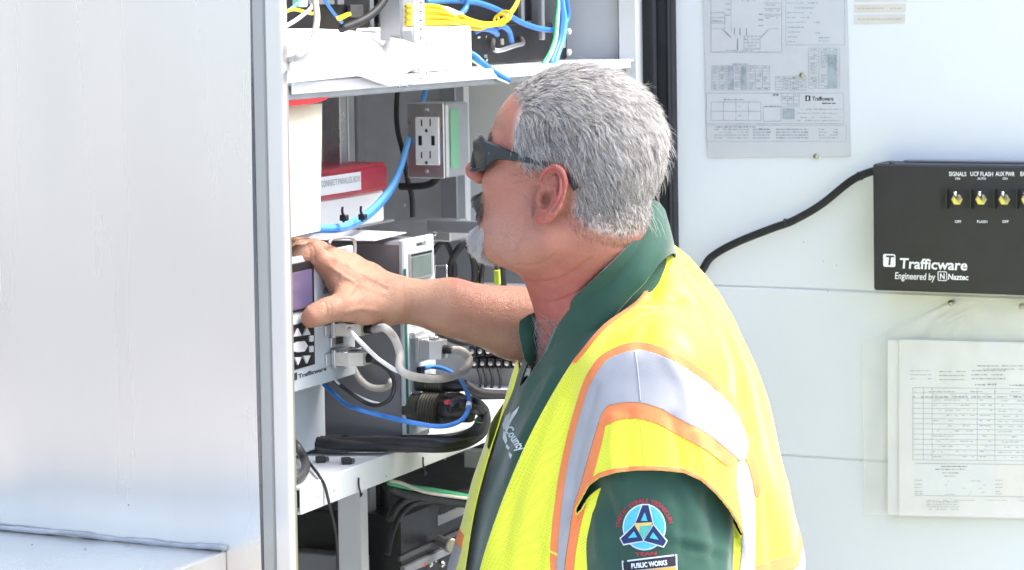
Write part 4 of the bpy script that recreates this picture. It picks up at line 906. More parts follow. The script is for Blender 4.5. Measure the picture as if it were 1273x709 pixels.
def clip(V, T, s):
    """part of a triangle mesh where s > 0, cut along the zero line"""
    pos = s > 0; k = pos[T].sum(1); keep = [tuple(t) for t in T[k == 3]]; newv = []; ed = {}; n0 = len(V)
    def cut(a, b):
        e = (min(a, b), max(a, b))
        if e not in ed: t = s[a]/(s[a]-s[b]); ed[e] = n0+len(newv); newv.append(V[a]+(V[b]-V[a])*t)
        return ed[e]
    for t in T[(k > 0) & (k < 3)]:
        out = []
        for i in range(3):
            a, b = int(t[i]), int(t[(i+1) % 3])
            if pos[a]: out.append(a)
            if pos[a] != pos[b]: out.append(cut(a, b))
        for i in range(1, len(out)-1): keep.append((out[0], out[i], out[i+1]))
    A = np.concatenate([V, np.array(newv)]) if newv else V
    if not keep: return np.zeros((0, 3)), np.zeros((0, 3), int)
    K = np.array(keep, int); used = np.unique(K); mp = np.full(len(A), -1, int); mp[used] = np.arange(len(used)); return A[used], mp[K]
def px_of(V):
    q = V-CAM; z = q@FW; return CX+F*(q@RT)/z, CY-F*(q@UP)/z, z
def dline(x, y, pts):
    best = np.full(x.shape, 1e9)
    for (x0, y0), (x1, y1) in zip(pts[:-1], pts[1:]):
        dx, dy = x1-x0, y1-y0; t = np.clip(((x-x0)*dx+(y-y0)*dy)/(dx*dx+dy*dy+1e-12), 0, 1); best = np.minimum(best, np.hypot(x-x0-t*dx, y-y0-t*dy))
    return best
def inpoly(x, y, pts):
    c = np.zeros(x.shape, bool); n = len(pts)
    for i in range(n):
        (x0, y0), (x1, y1) = pts[i], pts[(i+1) % n]
        with np.errstate(divide='ignore', invalid='ignore'): c ^= ((y0 > y) != (y1 > y)) & (x < (x1-x0)*(y-y0)/(y1-y0+1e-12)+x0)
    return c
def sdpoly(x, y, pts): d = dline(x, y, list(pts)+[pts[0]]); return np.where(inpoly(x, y, pts), d, -d)
def smoothpoly(pts, n=6): return [(p[0], p[1]) for p in spline([np.array([a, b, 0.]) for a, b in pts], n)]
def cloth(name, V, T, material, parent, thick=.0012, off=0.):
    o = make(name, V, T, material, parent, True)
    if thick:
        m = o.modifiers.new('thickness', 'SOLIDIFY'); m.thickness = thick; m.offset = off
    return o

# ---- frames
PHI = math.radians(20); PIT = math.radians(12)
FH = np.array([-math.cos(PHI)*math.cos(PIT), math.sin(PHI)*math.cos(PIT), math.sin(PIT)])
LH = np.array([-math.sin(PHI), -math.cos(PHI), 0]); HH = np.cross(FH, LH); HH = HH if HH[2] > 0 else -HH
RH = [FH, LH, HH]
OH = P(673, 243, 2.83)-.076*LH
def hd_(f, l, h): return OH+f*FH+l*LH+h*HH
PT = math.radians(-8)
FT = np.array([-math.cos(PT), math.sin(PT), 0]); LT = np.array([-math.sin(PT), -math.cos(PT), 0])
BO = P(790, 450, 3.0).copy(); BO[2] = 0
def bd_(f, l, z): return BO+f*FT+l*LT+z*ZZ
# torso table: z, half depth, half width, centre shift forward
TZ = np.array([.78, .90, 1.00, 1.10, 1.21, 1.31, 1.36, 1.41, 1.44, 1.465, 1.49, 1.51, 1.525])
TA = np.array([.160, .185, .204, .207, .181, .148, .130, .108, .091, .073, .051, .024, .012])
TB = np.array([.175, .190, .200, .205, .205, .202, .195, .172, .145, .118, .080, .040, .020])
TC = np.array([.00, .008, .013, .013, .008, .006, .005, .004, .004, .004, .002, .0, .0])
def torso_fn(off, fold=0.):
    def fn(X, Y, Z):
        dx, dy = X-BO[0], Y-BO[1]; f = dx*FT[0]+dy*FT[1]; l = dx*LT[0]+dy*LT[1]
        a = np.maximum(.006, np.interp(Z, TZ, TA)+off); b = np.maximum(.006, np.interp(Z, TZ, TB)+off); c = np.interp(Z, TZ, TC)
        q = np.sqrt(((f-c)/a)**2+(l/b)**2); d = (q-1)*np.minimum(a, b)*.9
        if fold: 
            an = np.arctan2(l, f-c); d = d-fold*(np.sin(an*7+Z*9)+.6*np.sin(an*11-Z*14+1)+.5*np.sin(Z*38+an*5))
        return np.maximum(d, np.maximum(Z-1.53, .76-Z))
    return fn
TLO = (BO[0]-.26, BO[1]-.26, .74); THI = (BO[0]+.26, BO[1]+.26, 1.55)

per = root('person', (BO[0], BO[1], 0), 'grey haired man in green polo and neon safety vest reaching into the cabinet', 'person')

# ---- left arm (hanging, near us) and right arm (reaching)
SL = P(818, 478, 2.83); EL = P(826, 800, 2.80); WL = P(790, 1010, 2.74)
SR = bd_(.04, -.19, 1.37); ER = P(716, 428, 3.13); WR = P(499, 373, 3.015)
def hand(fd, K, k=.006):
    for pts, rs in K: fd.chain(pts, rs, k)

# ---- body: one continuous surface
h0 = .0019
def axis(segs):
    out = [segs[0][0]]
    for a, b, st in segs:
        n = max(1, int(round((b-a)/st))); out += list(np.linspace(a, b, n+1)[1:])
    return np.array(out)
xs = axis([(-.31, -.125, h0), (-.125, -.065, .003), (-.065, .215, h0), (.215, .40, .008)])
ys = axis([(2.62, 2.78, .008), (2.78, 3.10, h0), (3.10, 3.40, .008)])
zs = axis([(.60, 1.36, .010), (1.36, 1.765, h0)])
fb = Field(xs, ys, zs)
fb.put(torso_fn(-.012), TLO, THI, .02)
# neck
fb.cone(hd_(-.040, 0, -.02), P(756, 400, 2.985), .063, .078, .03)
fb.cone(hd_(-.050, 0, -.030), P(772, 340, 2.985), .058, .060, .03)
fb.cone(hd_(.000, 0, -.064), P(744, 398, 2.98), .050, .066, .03)
# arms
fb.chain([SL, EL, WL], [.060, .046, .030], .02)
fb.chain([SR, ER], [.060, .050], .02)
fb.chain([ER, P(640, 402, 3.065), P(560, 382, 3.03), WR], [.047, .0445, .0345, .0262], .012)
# head
E = lambda c, r, k=.012, mode='u': fb.ell(hd_(*c), r, RH, k, mode)
def both(fn):
    for s in (-1, 1): fn(s)
E((-.013, 0, .062), (.098, .077, .086)); E((-.043, 0, .045), (.063, .070, .073), .02)
E((.036, 0, .058), (.060, .066, .061), .02)
E((.036, 0, -.010), (.058, .061, .078), .02)
both(lambda s: E((.052, s*.043, -.002), (.034, .023, .027), .015))
both(lambda s: fb.cone(hd_(-.012, s*.054, -.052), hd_(.055, s*.024, -.080), .024, .021, .02))
both(lambda s: E((.026, s*.045, -.050), (.046, .026, .040), .02))
E((.066, 0, -.080), (.024, .026, .021), .012); E((.066, 0, -.045), (.028, .036, .034), .014)
E((.018, 0, -.078), (.048, .049, .028), .02)
fb.cone(hd_(.090, 0, .034), hd_(.112, 0, .002), .0085, .0115, .010); E((.113, 0, -.002), (.0125, .0120, .0105), .006)
both(lambda s: E((.103, s*.0125, -.006), (.010, .0075, .008), .005)); both(lambda s: E((.104, s*.006, -.0155), (.0055, .0035, .004), .003, 's'))
both(lambda s: fb.cone(hd_(.089, 0, .046), hd_(.071, s*.045, .044), .012, .012, .012))
both(lambda s: E((.096, s*.032, .026), (.015, .017, .011), .010, 's')); both(lambda s: E((.0755, s*.032, .026), (.0125, .0125, .0125), .003))
both(lambda s: fb.cone(hd_(.082, s*.018, .033), hd_(.076, s*.046, .029), .005, .004, .005)); both(lambda s: fb.cone(hd_(.083, s*.018, .019), hd_(.076, s*.044, .020), .005, .004, .006))
fb.cone(hd_(.087, -.018, -.044), hd_(.087, .018, -.044), .006, .006, .006); fb.cone(hd_(.085, -.016, -.056), hd_(.085, .016, -.056), .0065, .0065, .006)
fb.cone(hd_(.095, -.02, -.050), hd_(.095, .02, -.050), .0022, .0022, .003, 's')
E((.076, 0, -.079), (.022, .021, .020), .010); E((.086, 0, -.032), (.016, .028, .010), .008)
# ears: (a,b) in the ear plane, c outwards
def ear(s):
    tilt = math.radians(-9); splay = math.radians(20)
    e_up = math.cos(tilt)*HH+math.sin(tilt)*FH; e_fw = math.cos(tilt)*FH-math.sin(tilt)*HH
    e_out = s*LH; fwd = math.cos(splay)*e_fw-math.sin(splay)*(-1)*0*e_out; back = -(math.cos(splay)*e_fw-math.sin(splay)*e_out); fw2 = -back; out2 = math.cos(splay)*e_out+math.sin(splay)*e_fw
    c0 = hd_(-.012, s*.0755, .001)
    Q = lambda a, b, c: c0+a*fw2*-1*-1+b*e_up+c*out2
    Rm = [fw2, out2, e_up]
    fb.ell(Q(.0, .004, .000), (.0185, .0050, .0290), Rm, .006)
    fb.ell(Q(.008, 0, -.008), (.016, .012, .022), Rm, .008)
    N_ = 22; rim = []
    for i in range(N_):
        t = math.radians(-28+i*(285)/(N_-1)); r1, r2 = .0198, .0310
        rim.append((Q(r1*math.cos(t)*(.95 if math.sin(t) > 0 else .80)-(.001), .005+r2*math.sin(t), .0055+.0015*math.sin(t))))
    rim = [Q(.010, .003, .004), Q(.0145, .010, .005)]+[Q(.0185*math.cos(t)-.0005, .006+.0290*math.sin(t), .0076) for t in np.linspace(.35, math.pi*1.0, 12)]+[Q(-.0180, -.004, .0074), Q(-.0150, -.014, .0062), Q(-.0095, -.0225, .0042), Q(-.003, -.028, .0035)]
    fb.chain(rim, [.0024, .0030]+[.0034]*14+[.0038, .0045, .0055, .0062][:len(rim)-16] if False else list(np.linspace(.0026, .0036, 8))+[.0036]*(len(rim)-12)+[.004, .0045, .0055, .0062], .004)
    fb.ell(Q(.004, -.0275, .002), (.0090, .0045, .0085), Rm, .005)
    # antihelix
    fb.chain([Q(.002, .024, .004), Q(-.006, .014, .0048), Q(-.0098, .003, .005), Q(-.0075, -.009, .0048), Q(-.001, -.0155, .005), Q(.004, -.0165, .0048)], [.0022, .0028, .0030, .0030, .0030, .0026], .004)
    fb.ell(Q(.002, -.004, .0060), (.0090, .0078, .0115), Rm, .003, 's'); fb.ell(Q(.006, -.006, .002), (.006, .009, .007), Rm, .003, 's')
    fb.ell(Q(.001, .012, .0072), (.0072, .0055, .0060), Rm, .003, 's')
    fb.ell(Q(.0125, -.006, .0045), (.0035, .0042, .0062), Rm, .004)
both(ear)
# right hand on the controller
mc = lambda x, y, d: P(x, y, d)
Wc = P(486, 372, 3.008)
fb.chain([WR, Wc, P(455, 364, 3.000), P(425, 346, 2.992), P(407, 329, 2.986)], [.0262, .0265, .0230, .0180, .0148], .012)
fb.chain([Wc, P(455, 350, 3.015), P(428, 331, 3.018), P(411, 321, 3.012)], [.024, .021, .0165, .0140], .012)
fb.chain([Wc, P(458, 347, 3.035), P(436, 332, 3.045), P(421, 323, 3.042)], [.022, .018, .015, .0130], .012)
fb.chain([Wc, P(462, 352, 3.052), P(444, 340, 3.066), P(431, 331, 3.066)], [.020, .016, .0135, .0120], .012)
# fingers
fb.chain([P(407, 329, 2.986), P(389, 316.5, 2.972), P(371, 316, 2.958), P(360, 323, 2.952)], [.0148, .0125, .0108, .0092], .004)
fb.chain([P(411, 321, 3.012), P(390, 309, 3.006), P(371, 309, 2.998), P(358, 315, 2.993)], [.0140, .0120, .0105, .0090], .004)
fb.chain([P(421, 323, 3.042), P(398, 311, 3.045), P(380, 306, 3.040), P(366, 302, 3.036)], [.0130, .0112, .0100, .0086], .004)
fb.chain([P(431, 331, 3.066), P(412, 318, 3.078), P(398, 314, 3.080), P(388, 316, 3.078)], [.0120, .0098, .0088, .0078], .004)
# thumb
fb.chain([P(478, 381, 2.995), P(452, 381, 2.975), P(428, 381, 2.957), P(406, 386, 2.944), P(390, 393, 2.938), P(384, 397, 2.938)], [.0230, .0205, .0160, .0130, .0112, .0085], .012)
fb.chain([P(430, 372, 2.97), P(424, 356, 2.985)], [.012, .011], .014)   # web of skin
both(lambda s: None)
fb.cone(P(403, 324, 2.975), P(404, 325, 2.975), .0085, .0085, .008); fb.cone(P(390, 310, 2.966), P(390, 310.5, 2.966), .0085, .0085, .008)
# left hand, hanging
for k_, (ox, L_) in enumerate(((-.030, .070), (-.010, .082), (.010, .078), (.028, .060))):
    a_ = WL+np.array([ox*.6, .004, -.02]); b_ = WL+np.array([ox-.012, .0, -.085]); c_ = b_+np.array([-.012, .012, -.6*L_]); e_ = c_+np.array([-.004, .024, -.4*L_])
    fb.chain([a_, b_, c_, e_], [.020, .0125, .0100, .0085], .008)
fb.chain([WL+np.array([-.015, 0, -.02]), WL+np.array([-.048, .004, -.055]), WL+np.array([-.058, .012, -.09])], [.018, .0135, .010], .01)
VB, QB = fb.mesh(2)
del fb
TB_ = tris(QB); NB = vnormals(VB, TB_)
def sculpt(lines):
    global VB, NB
    X, Y, D_ = px_of(VB); fr = np.clip(-(NB@FW)*2.2, 0, 1); dsp = np.zeros(len(VB))
    for pts, amp, sig in lines:
        d = dline(X, Y, smoothpoly(pts, 5) if len(pts) > 2 else pts); dsp += amp*np.exp(-(d/sig)**2)
    VB = VB+NB*(dsp*fr*1.5)[:, None]; NB = vnormals(VB, TB_)
sculpt([([(480, 356), (455, 343), (432, 330), (415, 321)], .0011, 2.6), ([(478, 366), (452, 357), (430, 345), (410, 331)], .0010, 2.4), ([(470, 350), (462, 362), (448, 372)], .0008, 2.2), ([(440, 322), (428, 334), (424, 346)], .0007, 2.2),
 ([(404, 376), (407, 385), (406, 396)], -.0011, 1.6), ([(409, 375), (412, 385), (411, 397)], -.0008, 1.6), ([(386, 303), (391, 312), (391, 324)], -.0008, 1.6), ([(382, 303), (386, 313), (386, 325)], -.0008, 1.6),
 ([(424, 372), (434, 366), (444, 352)], -.0014, 2.6), ([(499, 350), (503, 372), (504, 398)], -.0009, 2.6), ([(507, 350), (510, 372), (511, 399)], -.0006, 2.2), ([(430, 388), (448, 384), (466, 386)], .0010, 3),
 ([(632, 345), (665, 352), (700, 346), (735, 322)], -.0016, 2.6), ([(655, 372), (690, 376), (725, 360), (750, 338)], -.0013, 2.6), ([(640, 330), (668, 330), (690, 318)], -.0008, 2.4), ([(740, 302), (770, 308), (800, 302)], -.0008, 3),
 ([(598, 228), (603, 245), (604, 268)], -.0012, 2.2), ([(655, 268), (650, 290), (640, 308)], -.0010, 3), ([(668, 232), (666, 248), (664, 266)], -.0016, 2.), ([(640, 225), (660, 222)], -.0007, 1.8), ([(636, 216), (655, 217)], -.0007, 1.6), ([(628, 232), (645, 236), (656, 246)], -.0005, 2.),
 ([(674, 226), (680, 216), (690, 212), (698, 222), (700, 238), (695, 252), (686, 263)], -.0024, 1.7), ([(672, 214), (684, 206), (697, 209), (704, 224), (704, 240), (697, 257), (686, 268)], .0011, 2.0), ([(682, 226), (690, 232), (691, 243), (685, 251)], .0012, 1.8)])
# colour attributes of the skin
loc = (VB-OH)@np.array(RH).T
pxb, pyb, db_ = px_of(VB)
lab_ = np.abs(loc[:, 1]); mirror = OH+np.outer(loc[:, 0], FH)+np.outer(lab_, LH)+np.outer(loc[:, 2], HH); pxm_, pym_, _ = px_of(mirror)
HAIR = smoothpoly([(660, 60), (640, 84), (633, 103), (645, 128), (641, 150), (638, 172), (641, 190), (650, 205), (662, 207), (672, 196), (690, 196), (706, 204), (714, 222), (713, 245), (712, 262), (724, 278), (745, 290), (772, 294), (800, 290), (824, 274), (850, 250), (860, 160), (800, 50)], 5)
head_m = (loc[:, 2] > -.13) & (np.abs(loc[:, 0]) < .2) & (np.abs(loc[:, 1]) < .12) & (pyb < 330) & (pxb > 560)
hs = sdpoly(pxm_, pym_, HAIR); earm = (np.abs(loc[:, 1]) > .0775) & (loc[:, 0] < .012) & (loc[:, 0] > -.038) & (loc[:, 2] < .042) & (loc[:, 2] > -.045)
hairmask = np.where(head_m & ~earm & (loc[:, 0] < .10), hs, -50)
scalp = np.clip(hairmask/10+.4, 0, 1)
flush = np.zeros(len(VB))
flush += np.where(pxb > 560, .5, 0)*np.clip((420-pyb)/80, 0, 1)+.55*np.exp(-((loc[:, 0]-.112)**2+loc[:, 1]**2+(loc[:, 2])**2)/.022**2)+np.where(earm, .5, 0)
nk = np.clip(((P(765, 400, 2.99)-VB)**2).sum(1)**.5/.06-.6, 0, 3); flush += 1.0*np.clip((pyb-225)/150, 0, 1)**1.5*np.clip(2.6-nk, 0, 1)*((db_ < 3.02) | (pxb > 700))*(pxb > 650)
flush += .35*np.clip(1-np.hypot(pxb-382, pyb-398)/18, 0, 1)+.3*np.clip(1-np.hypot(pxb-392, pyb-310)/20, 0, 1)+.25*np.clip(1-np.hypot(pxb-405, pyb-330)/22, 0, 1)
stub = np.where(head_m, np.exp(-((loc[:, 0]-.045)/.04)**2-((loc[:, 2]+.065)/.03)**2), 0)

def skin_mat():
    m = bpy.data.materials.new('skin'); m.use_nodes = True; t = m.node_tree; b = t.nodes['Principled BSDF']; L = t.links.new
    def at(n): a = t.nodes.new('ShaderNodeAttribute'); a.attribute_name = n; return a.outputs['Fac']
    g = t.nodes.new('ShaderNodeNewGeometry')
    def noise(sc, det=4):
        n = t.nodes.new('ShaderNodeTexNoise'); n.inputs['Scale'].default_value = sc; n.inputs['Detail'].default_value = det; L(g.outputs['Position'], n.inputs['Vector']); return n.outputs[0]
    def mix(fac, a, c2):
        x = t.nodes.new('ShaderNodeMix'); x.data_type = 'RGBA'; L(fac, x.inputs[0])
        if isinstance(a, tuple): x.inputs[6].default_value = (*a, 1)
        else: L(a, x.inputs[6])
        x.inputs[7].default_value = (*c2, 1); return x.outputs[2]
    def ramp(v, lo, hi, o0=0, o1=1):
        r = t.nodes.new('ShaderNodeMapRange'); r.inputs[1].default_value = lo; r.inputs[2].default_value = hi; r.inputs[3].default_value = o0; r.inputs[4].default_value = o1; L(v, r.inputs[0]); return r.outputs[0]
    def mul(a, c): x = t.nodes.new('ShaderNodeMath'); x.operation = 'MULTIPLY'; L(a, x.inputs[0]); (L(c, x.inputs[1]) if not isinstance(c, float) else setattr(x.inputs[1], 'default_value', c)); return x.outputs[0]
    c = mix(ramp(noise(38), .35, .7), (.42, .235, .150), (.36, .185, .120))
    c = mix(mul(at('flush'), ramp(noise(70), .25, .6, .6, 1.)), c, (.40, .105, .085))
    c = mix(ramp(noise(140, 3), .60, .72, 0, .5), c, (.40, .20, .15))
    c = mix(ramp(noise(210, 2), .70, .74, 0, .3), c, (.30, .15, .11))
    c = mix(mul(at('stubble'), ramp(noise(900, 1), .45, .6, 0, .55)), c, (.42, .36, .33))
    c = mix(mul(at('scalp'), .85), c, (.55, .46, .43))
    c = mix(at('beard'), c, (.92, .92, .91)); c = mix(at('moustache'), c, (.33, .25, .215))
    L(c, b.inputs['Base Color']); b.inputs['Roughness'].default_value = .46; b.inputs['Specular IOR Level'].default_value = .45
    b.inputs['Subsurface Weight'].default_value = .18; b.inputs['Subsurface Radius'].default_value = (1, .35, .18); b.inputs['Subsurface Scale'].default_value = .006
    bp = t.nodes.new('ShaderNodeBump'); bp.inputs['Strength'].default_value = .55; bp.inputs['Distance'].default_value = .0016
    ad = t.nodes.new('ShaderNodeMath'); ad.operation = 'ADD'; L(noise(260, 4), ad.inputs[0]); L(mul(noise(70, 3), 1.6), ad.inputs[1]); vo = t.nodes.new('ShaderNodeTexVoronoi'); vo.feature = 'DISTANCE_TO_EDGE'; vo.inputs['Scale'].default_value = 420; L(g.outputs['Position'], vo.inputs['Vector'])
    a2 = t.nodes.new('ShaderNodeMath'); a2.operation = 'ADD'; L(ad.outputs[0], a2.inputs[0]); L(mul(ramp(vo.outputs['Distance'], 0, .12), .55), a2.inputs[1])
    L(a2.outputs[0], bp.inputs['Height']); L(bp.outputs[0], b.inputs['Normal'])
    MATS['skin'] = m
skin_mat()
body = make('body', VB, QB, 'skin', per, True)
for nme, arr in (('flush', flush), ('scalp', scalp), ('stubble', stub)):
    a = body.data.attributes.new(nme, 'FLOAT', 'POINT'); a.data.foreach_set('value', np.clip(arr, 0, 1).astype(np.float32))

# ---- hair
def hair_mat(name, rough=.42):
    m = bpy.data.materials.new(name); m.use_nodes = True; t = m.node_tree; b = t.nodes['Principled BSDF']
    a = t.nodes.new('ShaderNodeAttribute'); a.attribute_name = 'shade'; t.links.new(a.outputs['Color'], b.inputs['Base Color']); b.inputs['Roughness'].default_value = rough; b.inputs['Specular IOR Level'].default_value = .5
    tl = t.nodes.new('ShaderNodeBsdfTranslucent'); t.links.new(a.outputs['Color'], tl.inputs['Color']); mx = t.nodes.new('ShaderNodeMixShader'); mx.inputs[0].default_value = .55
    t.links.new(b.outputs[0], mx.inputs[1]); t.links.new(tl.outputs[0], mx.inputs[2]); t.links.new(mx.outputs[0], t.nodes['Material Output'].inputs[0])
    MATS[name] = m
hair_mat('hair')
def strands(name, roots, normals, dirs, L, lift, r0, cols, parent, clumps=0, nseg=4, droop=0., clump_pull=.55, jit=.12):
    n = len(roots); rng = RNG
    t = dirs+rng.normal(0, jit, (n, 3)); t -= (t*normals).sum(1)[:, None]*normals; t /= np.linalg.norm(t, axis=1)[:, None]
    lift = np.asarray(lift)*np.ones(n)*rng.uniform(.75, 1.25, n)
    ss = np.linspace(0, 1, nseg); pts = np.zeros((n, nseg, 3))
    for i, s in enumerate(ss): pts[:, i] = roots-normals*.0008+(t*(s*(.75+.25*s))[..., None] if False else t*s)*L[:, None]+normals*((s*(1-.5*s))*lift*L)[:, None]+np.array([0, 0, -1.])*(droop*s*s*L)[:, None]
    if clumps:
        ci = rng.choice(n, clumps, replace=False); cr = roots[ci]; best = np.zeros(n, int); bd = np.full(n, 1e9)
        for j in range(clumps):
            d = ((roots-cr[j])**2).sum(1); m = d < bd; bd[m] = d[m]; best[m] = j
        ref = pts[ci][best]
        for i, s in enumerate(ss): pts[:, i] = pts[:, i]+(ref[:, i]-pts[:, i])*(clump_pull*s**1.3)
    V = np.zeros((n, nseg, 3, 3)); 
    for i in range(nseg):
        tg = pts[:, min(i+1, nseg-1)]-pts[:, max(i-1, 0)]; tg /= np.maximum(np.linalg.norm(tg, axis=1), 1e-9)[:, None]
        a = np.cross(tg, normals); a /= np.maximum(np.linalg.norm(a, axis=1), 1e-9)[:, None]; b = np.cross(tg, a); r = r0*(1-.75*ss[i]**1.5)
        for k in range(3):
            an = k*2.0944; V[:, i, k] = pts[:, i]+r*(math.cos(an)*a+math.sin(an)*b)
    V = V.reshape(-1, 3); base = (np.arange(n)*nseg*3)[:, None]; fl = []
    for i in range(nseg-1):
        for k in range(3):
            k2 = (k+1) % 3; fl.append(base+np.array([[i*3+k, i*3+k2, (i+1)*3+k2, (i+1)*3+k]]))
    Fq = np.concatenate(fl)
    me = bpy.data.meshes.new(name); org = np.array(ROOTLOC[per.name]); W_ = (V-org).astype(np.float32)
    me.vertices.add(len(W_)); me.vertices.foreach_set('co', W_.ravel()); me.loops.add(Fq.size); me.loops.foreach_set('vertex_index', Fq.ravel().astype(np.int32))
    me.polygons.add(len(Fq)); me.polygons.foreach_set('loop_start', np.arange(0, Fq.size, 4, dtype=np.int32)); me.polygons.foreach_set('use_smooth', np.ones(len(Fq), bool)); me.update(calc_edges=True)
    ca = me.color_attributes.new('shade', 'FLOAT_COLOR', 'POINT'); cc = np.ones((n, nseg*3, 4), np.float32); cc[:, :, :3] = cols[:, None, :]; ca.data.foreach_set('color', cc.ravel())
    me.materials.append(MATS['hair']); o = bpy.data.objects.new(name, me); COL.objects.link(o); o.parent = parent; o['kind'] = 'stuff'; return o
def sample(mask, count):
    m = mask[TB_].min(1) > 0; T = TB_[m]; ar = np.linalg.norm(np.cross(VB[T[:, 1]]-VB[T[:, 0]], VB[T[:, 2]]-VB[T[:, 0]]), axis=1); i = RNG.choice(len(T), count, p=ar/ar.sum())
    r1 = np.sqrt(RNG.uniform(0, 1, count)); r2 = RNG.uniform(0, 1, count); w = np.stack([1-r1, r1*(1-r2), r1*r2], 1)[:, :, None]
    p = (VB[T[i]]*w).sum(1); nn = (NB[T[i]]*w).sum(1); nn /= np.linalg.norm(nn, axis=1)[:, None]; return p, nn
def locs(p): return (p-OH)@np.array(RH).T
hp, hn = sample(hairmask+RNG.normal(0, 3.0, len(VB)), 42000)
lc = locs(hp)
top = np.clip((lc[:, 2]-.075)/.055, 0, 1)[:, None]; front = np.clip((lc[:, 0]-.0)/.08, 0, 1)[:, None]
side = np.sign(lc[:, 1])[:, None]*LH
swirl = np.sin(lc[:, 0]*90+lc[:, 2]*70)[:, None]*.16
flow = (1-top)*(-FH*.62-HH*.85)+top*(-FH*.75+side*.40+HH*.15+front*(HH*.5+FH*.15))+swirl*np.cross(hn, FH)
lowb = np.clip((.018-lc[:, 2])/.06, 0, 1)*(lc[:, 0] < -.02)
Ln = RNG.uniform(.010, .023, len(hp))*(1-.55*lowb)*(1+.25*top[:, 0])*np.clip(.45+(-lc[:, 0]+.075)/.05, .45, 1)
edge = np.clip(np.interp(lc[:, 2], [-.02, .02], [.45, 1]), .4, 1); Ln *= edge
rv = RNG.uniform(0, 1, len(hp)); patch = .5+.5*np.sin(lc[:, 0]*55+1.3*np.sin(lc[:, 2]*60))*np.sin(lc[:, 2]*48+lc[:, 1]*20)
white = np.array([.95, .935, .91]); grey = np.array([.56, .515, .48]); dark = np.array([.13, .108, .10]); brown = np.array([.25, .19, .15])
pd = .08+.10*patch+.45*lowb+.25*np.clip((.012-lc[:, 0])/-.05, 0, 1)*(lc[:, 2] < .03)
cols = np.where((rv < pd)[:, None], np.where((lowb > .3)[:, None], brown, dark), np.where((rv < pd+.25)[:, None], grey, white))*RNG.uniform(.8, 1.1, (len(hp), 1))
strands('hair', hp, hn, flow, Ln,   .50+.22*top[:, 0], .00026, np.clip(cols, 0, .93), per, clumps=1500, clump_pull=.42, jit=.26)
sel = RNG.choice(len(hp), 900, replace=False)
strands('stray_hair', hp[sel], hn[sel], flow[sel], RNG.uniform(.020, .034, 900), .85, .00020, np.clip(cols[sel]*1.1, 0, .95), per, jit=.5)
# moustache, goatee, sideburns, eyebrows
def blob(c, r):
    q = (loc-np.array(c)); q[:, 1] = np.abs(loc[:, 1])-c[1]; return 1-np.sqrt((q[:, 0]/r[0])**2+(q[:, 1]/r[1])**2+(q[:, 2]/r[2])**2)
mk = moum = np.where(head_m, np.maximum(blob((.092, .010, -.030), (.024, .018, .0105)), blob((.086, .024, -.038), (.016, .012, .014))), -1)
p, nn = sample(mk, 1500); l2 = locs(p); sd_ = np.sign(l2[:, 1])[:, None]*LH
cc = np.where((RNG.uniform(0, 1, len(p)) < .45)[:, None], np.array([.20, .165, .145]), np.array([.46, .42, .39]))
strands('moustache', p, nn, -HH*.9+sd_*.35+FH*.15, RNG.uniform(.010, .016, len(p)), .55, .00032, cc, per, clumps=60, jit=.15)
mk = np.where(head_m & (loc[:, 0] > .045), np.maximum(blob((.084, .0, -.083), (.030, .027, .0225)), blob((.080, .026, -.076), (.020, .010, .014))), -1)
beardm = np.clip(mk*4, 0, 1); p, nn = sample(mk, 5200)
cc = np.array([.93, .93, .92])*RNG.uniform(.85, 1.03, (len(p), 1))
strands('goatee', p, nn, -HH*.8+FH*.25, RNG.uniform(.008, .017, len(p)), 1.0, .00030, np.clip(cc, 0, .95), per, clumps=120, jit=.16)
a = body.data.attributes.new('beard', 'FLOAT', 'POINT'); a.data.foreach_set('value', beardm.astype(np.float32))
a = body.data.attributes.new('moustache', 'FLOAT', 'POINT'); a.data.foreach_set('value', np.clip(moum*2.2, 0, .85).astype(np.float32))
mk = np.where(head_m, blob((.088, .030, .050), (.014, .022, .006)), -1); p, nn = sample(mk, 260)
strands('eyebrow', p, nn, np.sign(locs(p)[:, 1])[:, None]*LH, RNG.uniform(.006, .010, len(p)), .4, .0003, np.tile(np.array([.5, .42, .38]), (len(p), 1)), per)
# short fine hairs at the nape and sideburn edge
mk = np.where(head_m & (loc[:, 0] < .05) & ~earm, 9-np.abs(hairmask+2), -1); p, nn = sample(mk, 2200)
strands('fine_hair', p, nn, -HH-.4*FH, RNG.uniform(.004, .009, len(p)), .3, .00022, np.array([.42, .37, .33])*RNG.uniform(.5, 1.4, (len(p), 1)), per)
# hair on the forearm
mk = np.where((pxb > 505) & (pxb < 690) & (loc[:, 2] < -.1) & (pyb > 335) & (pyb < 460) & (db_ > 2.98), 1., -1.); p, nn = sample(mk, 900)
strands('arm_hair', p, nn, -RT*.9-UP*.4, RNG.uniform(.006, .011, len(p)), .3, .00012, np.tile(np.array([.55, .40, .28]), (len(p), 1)), per)
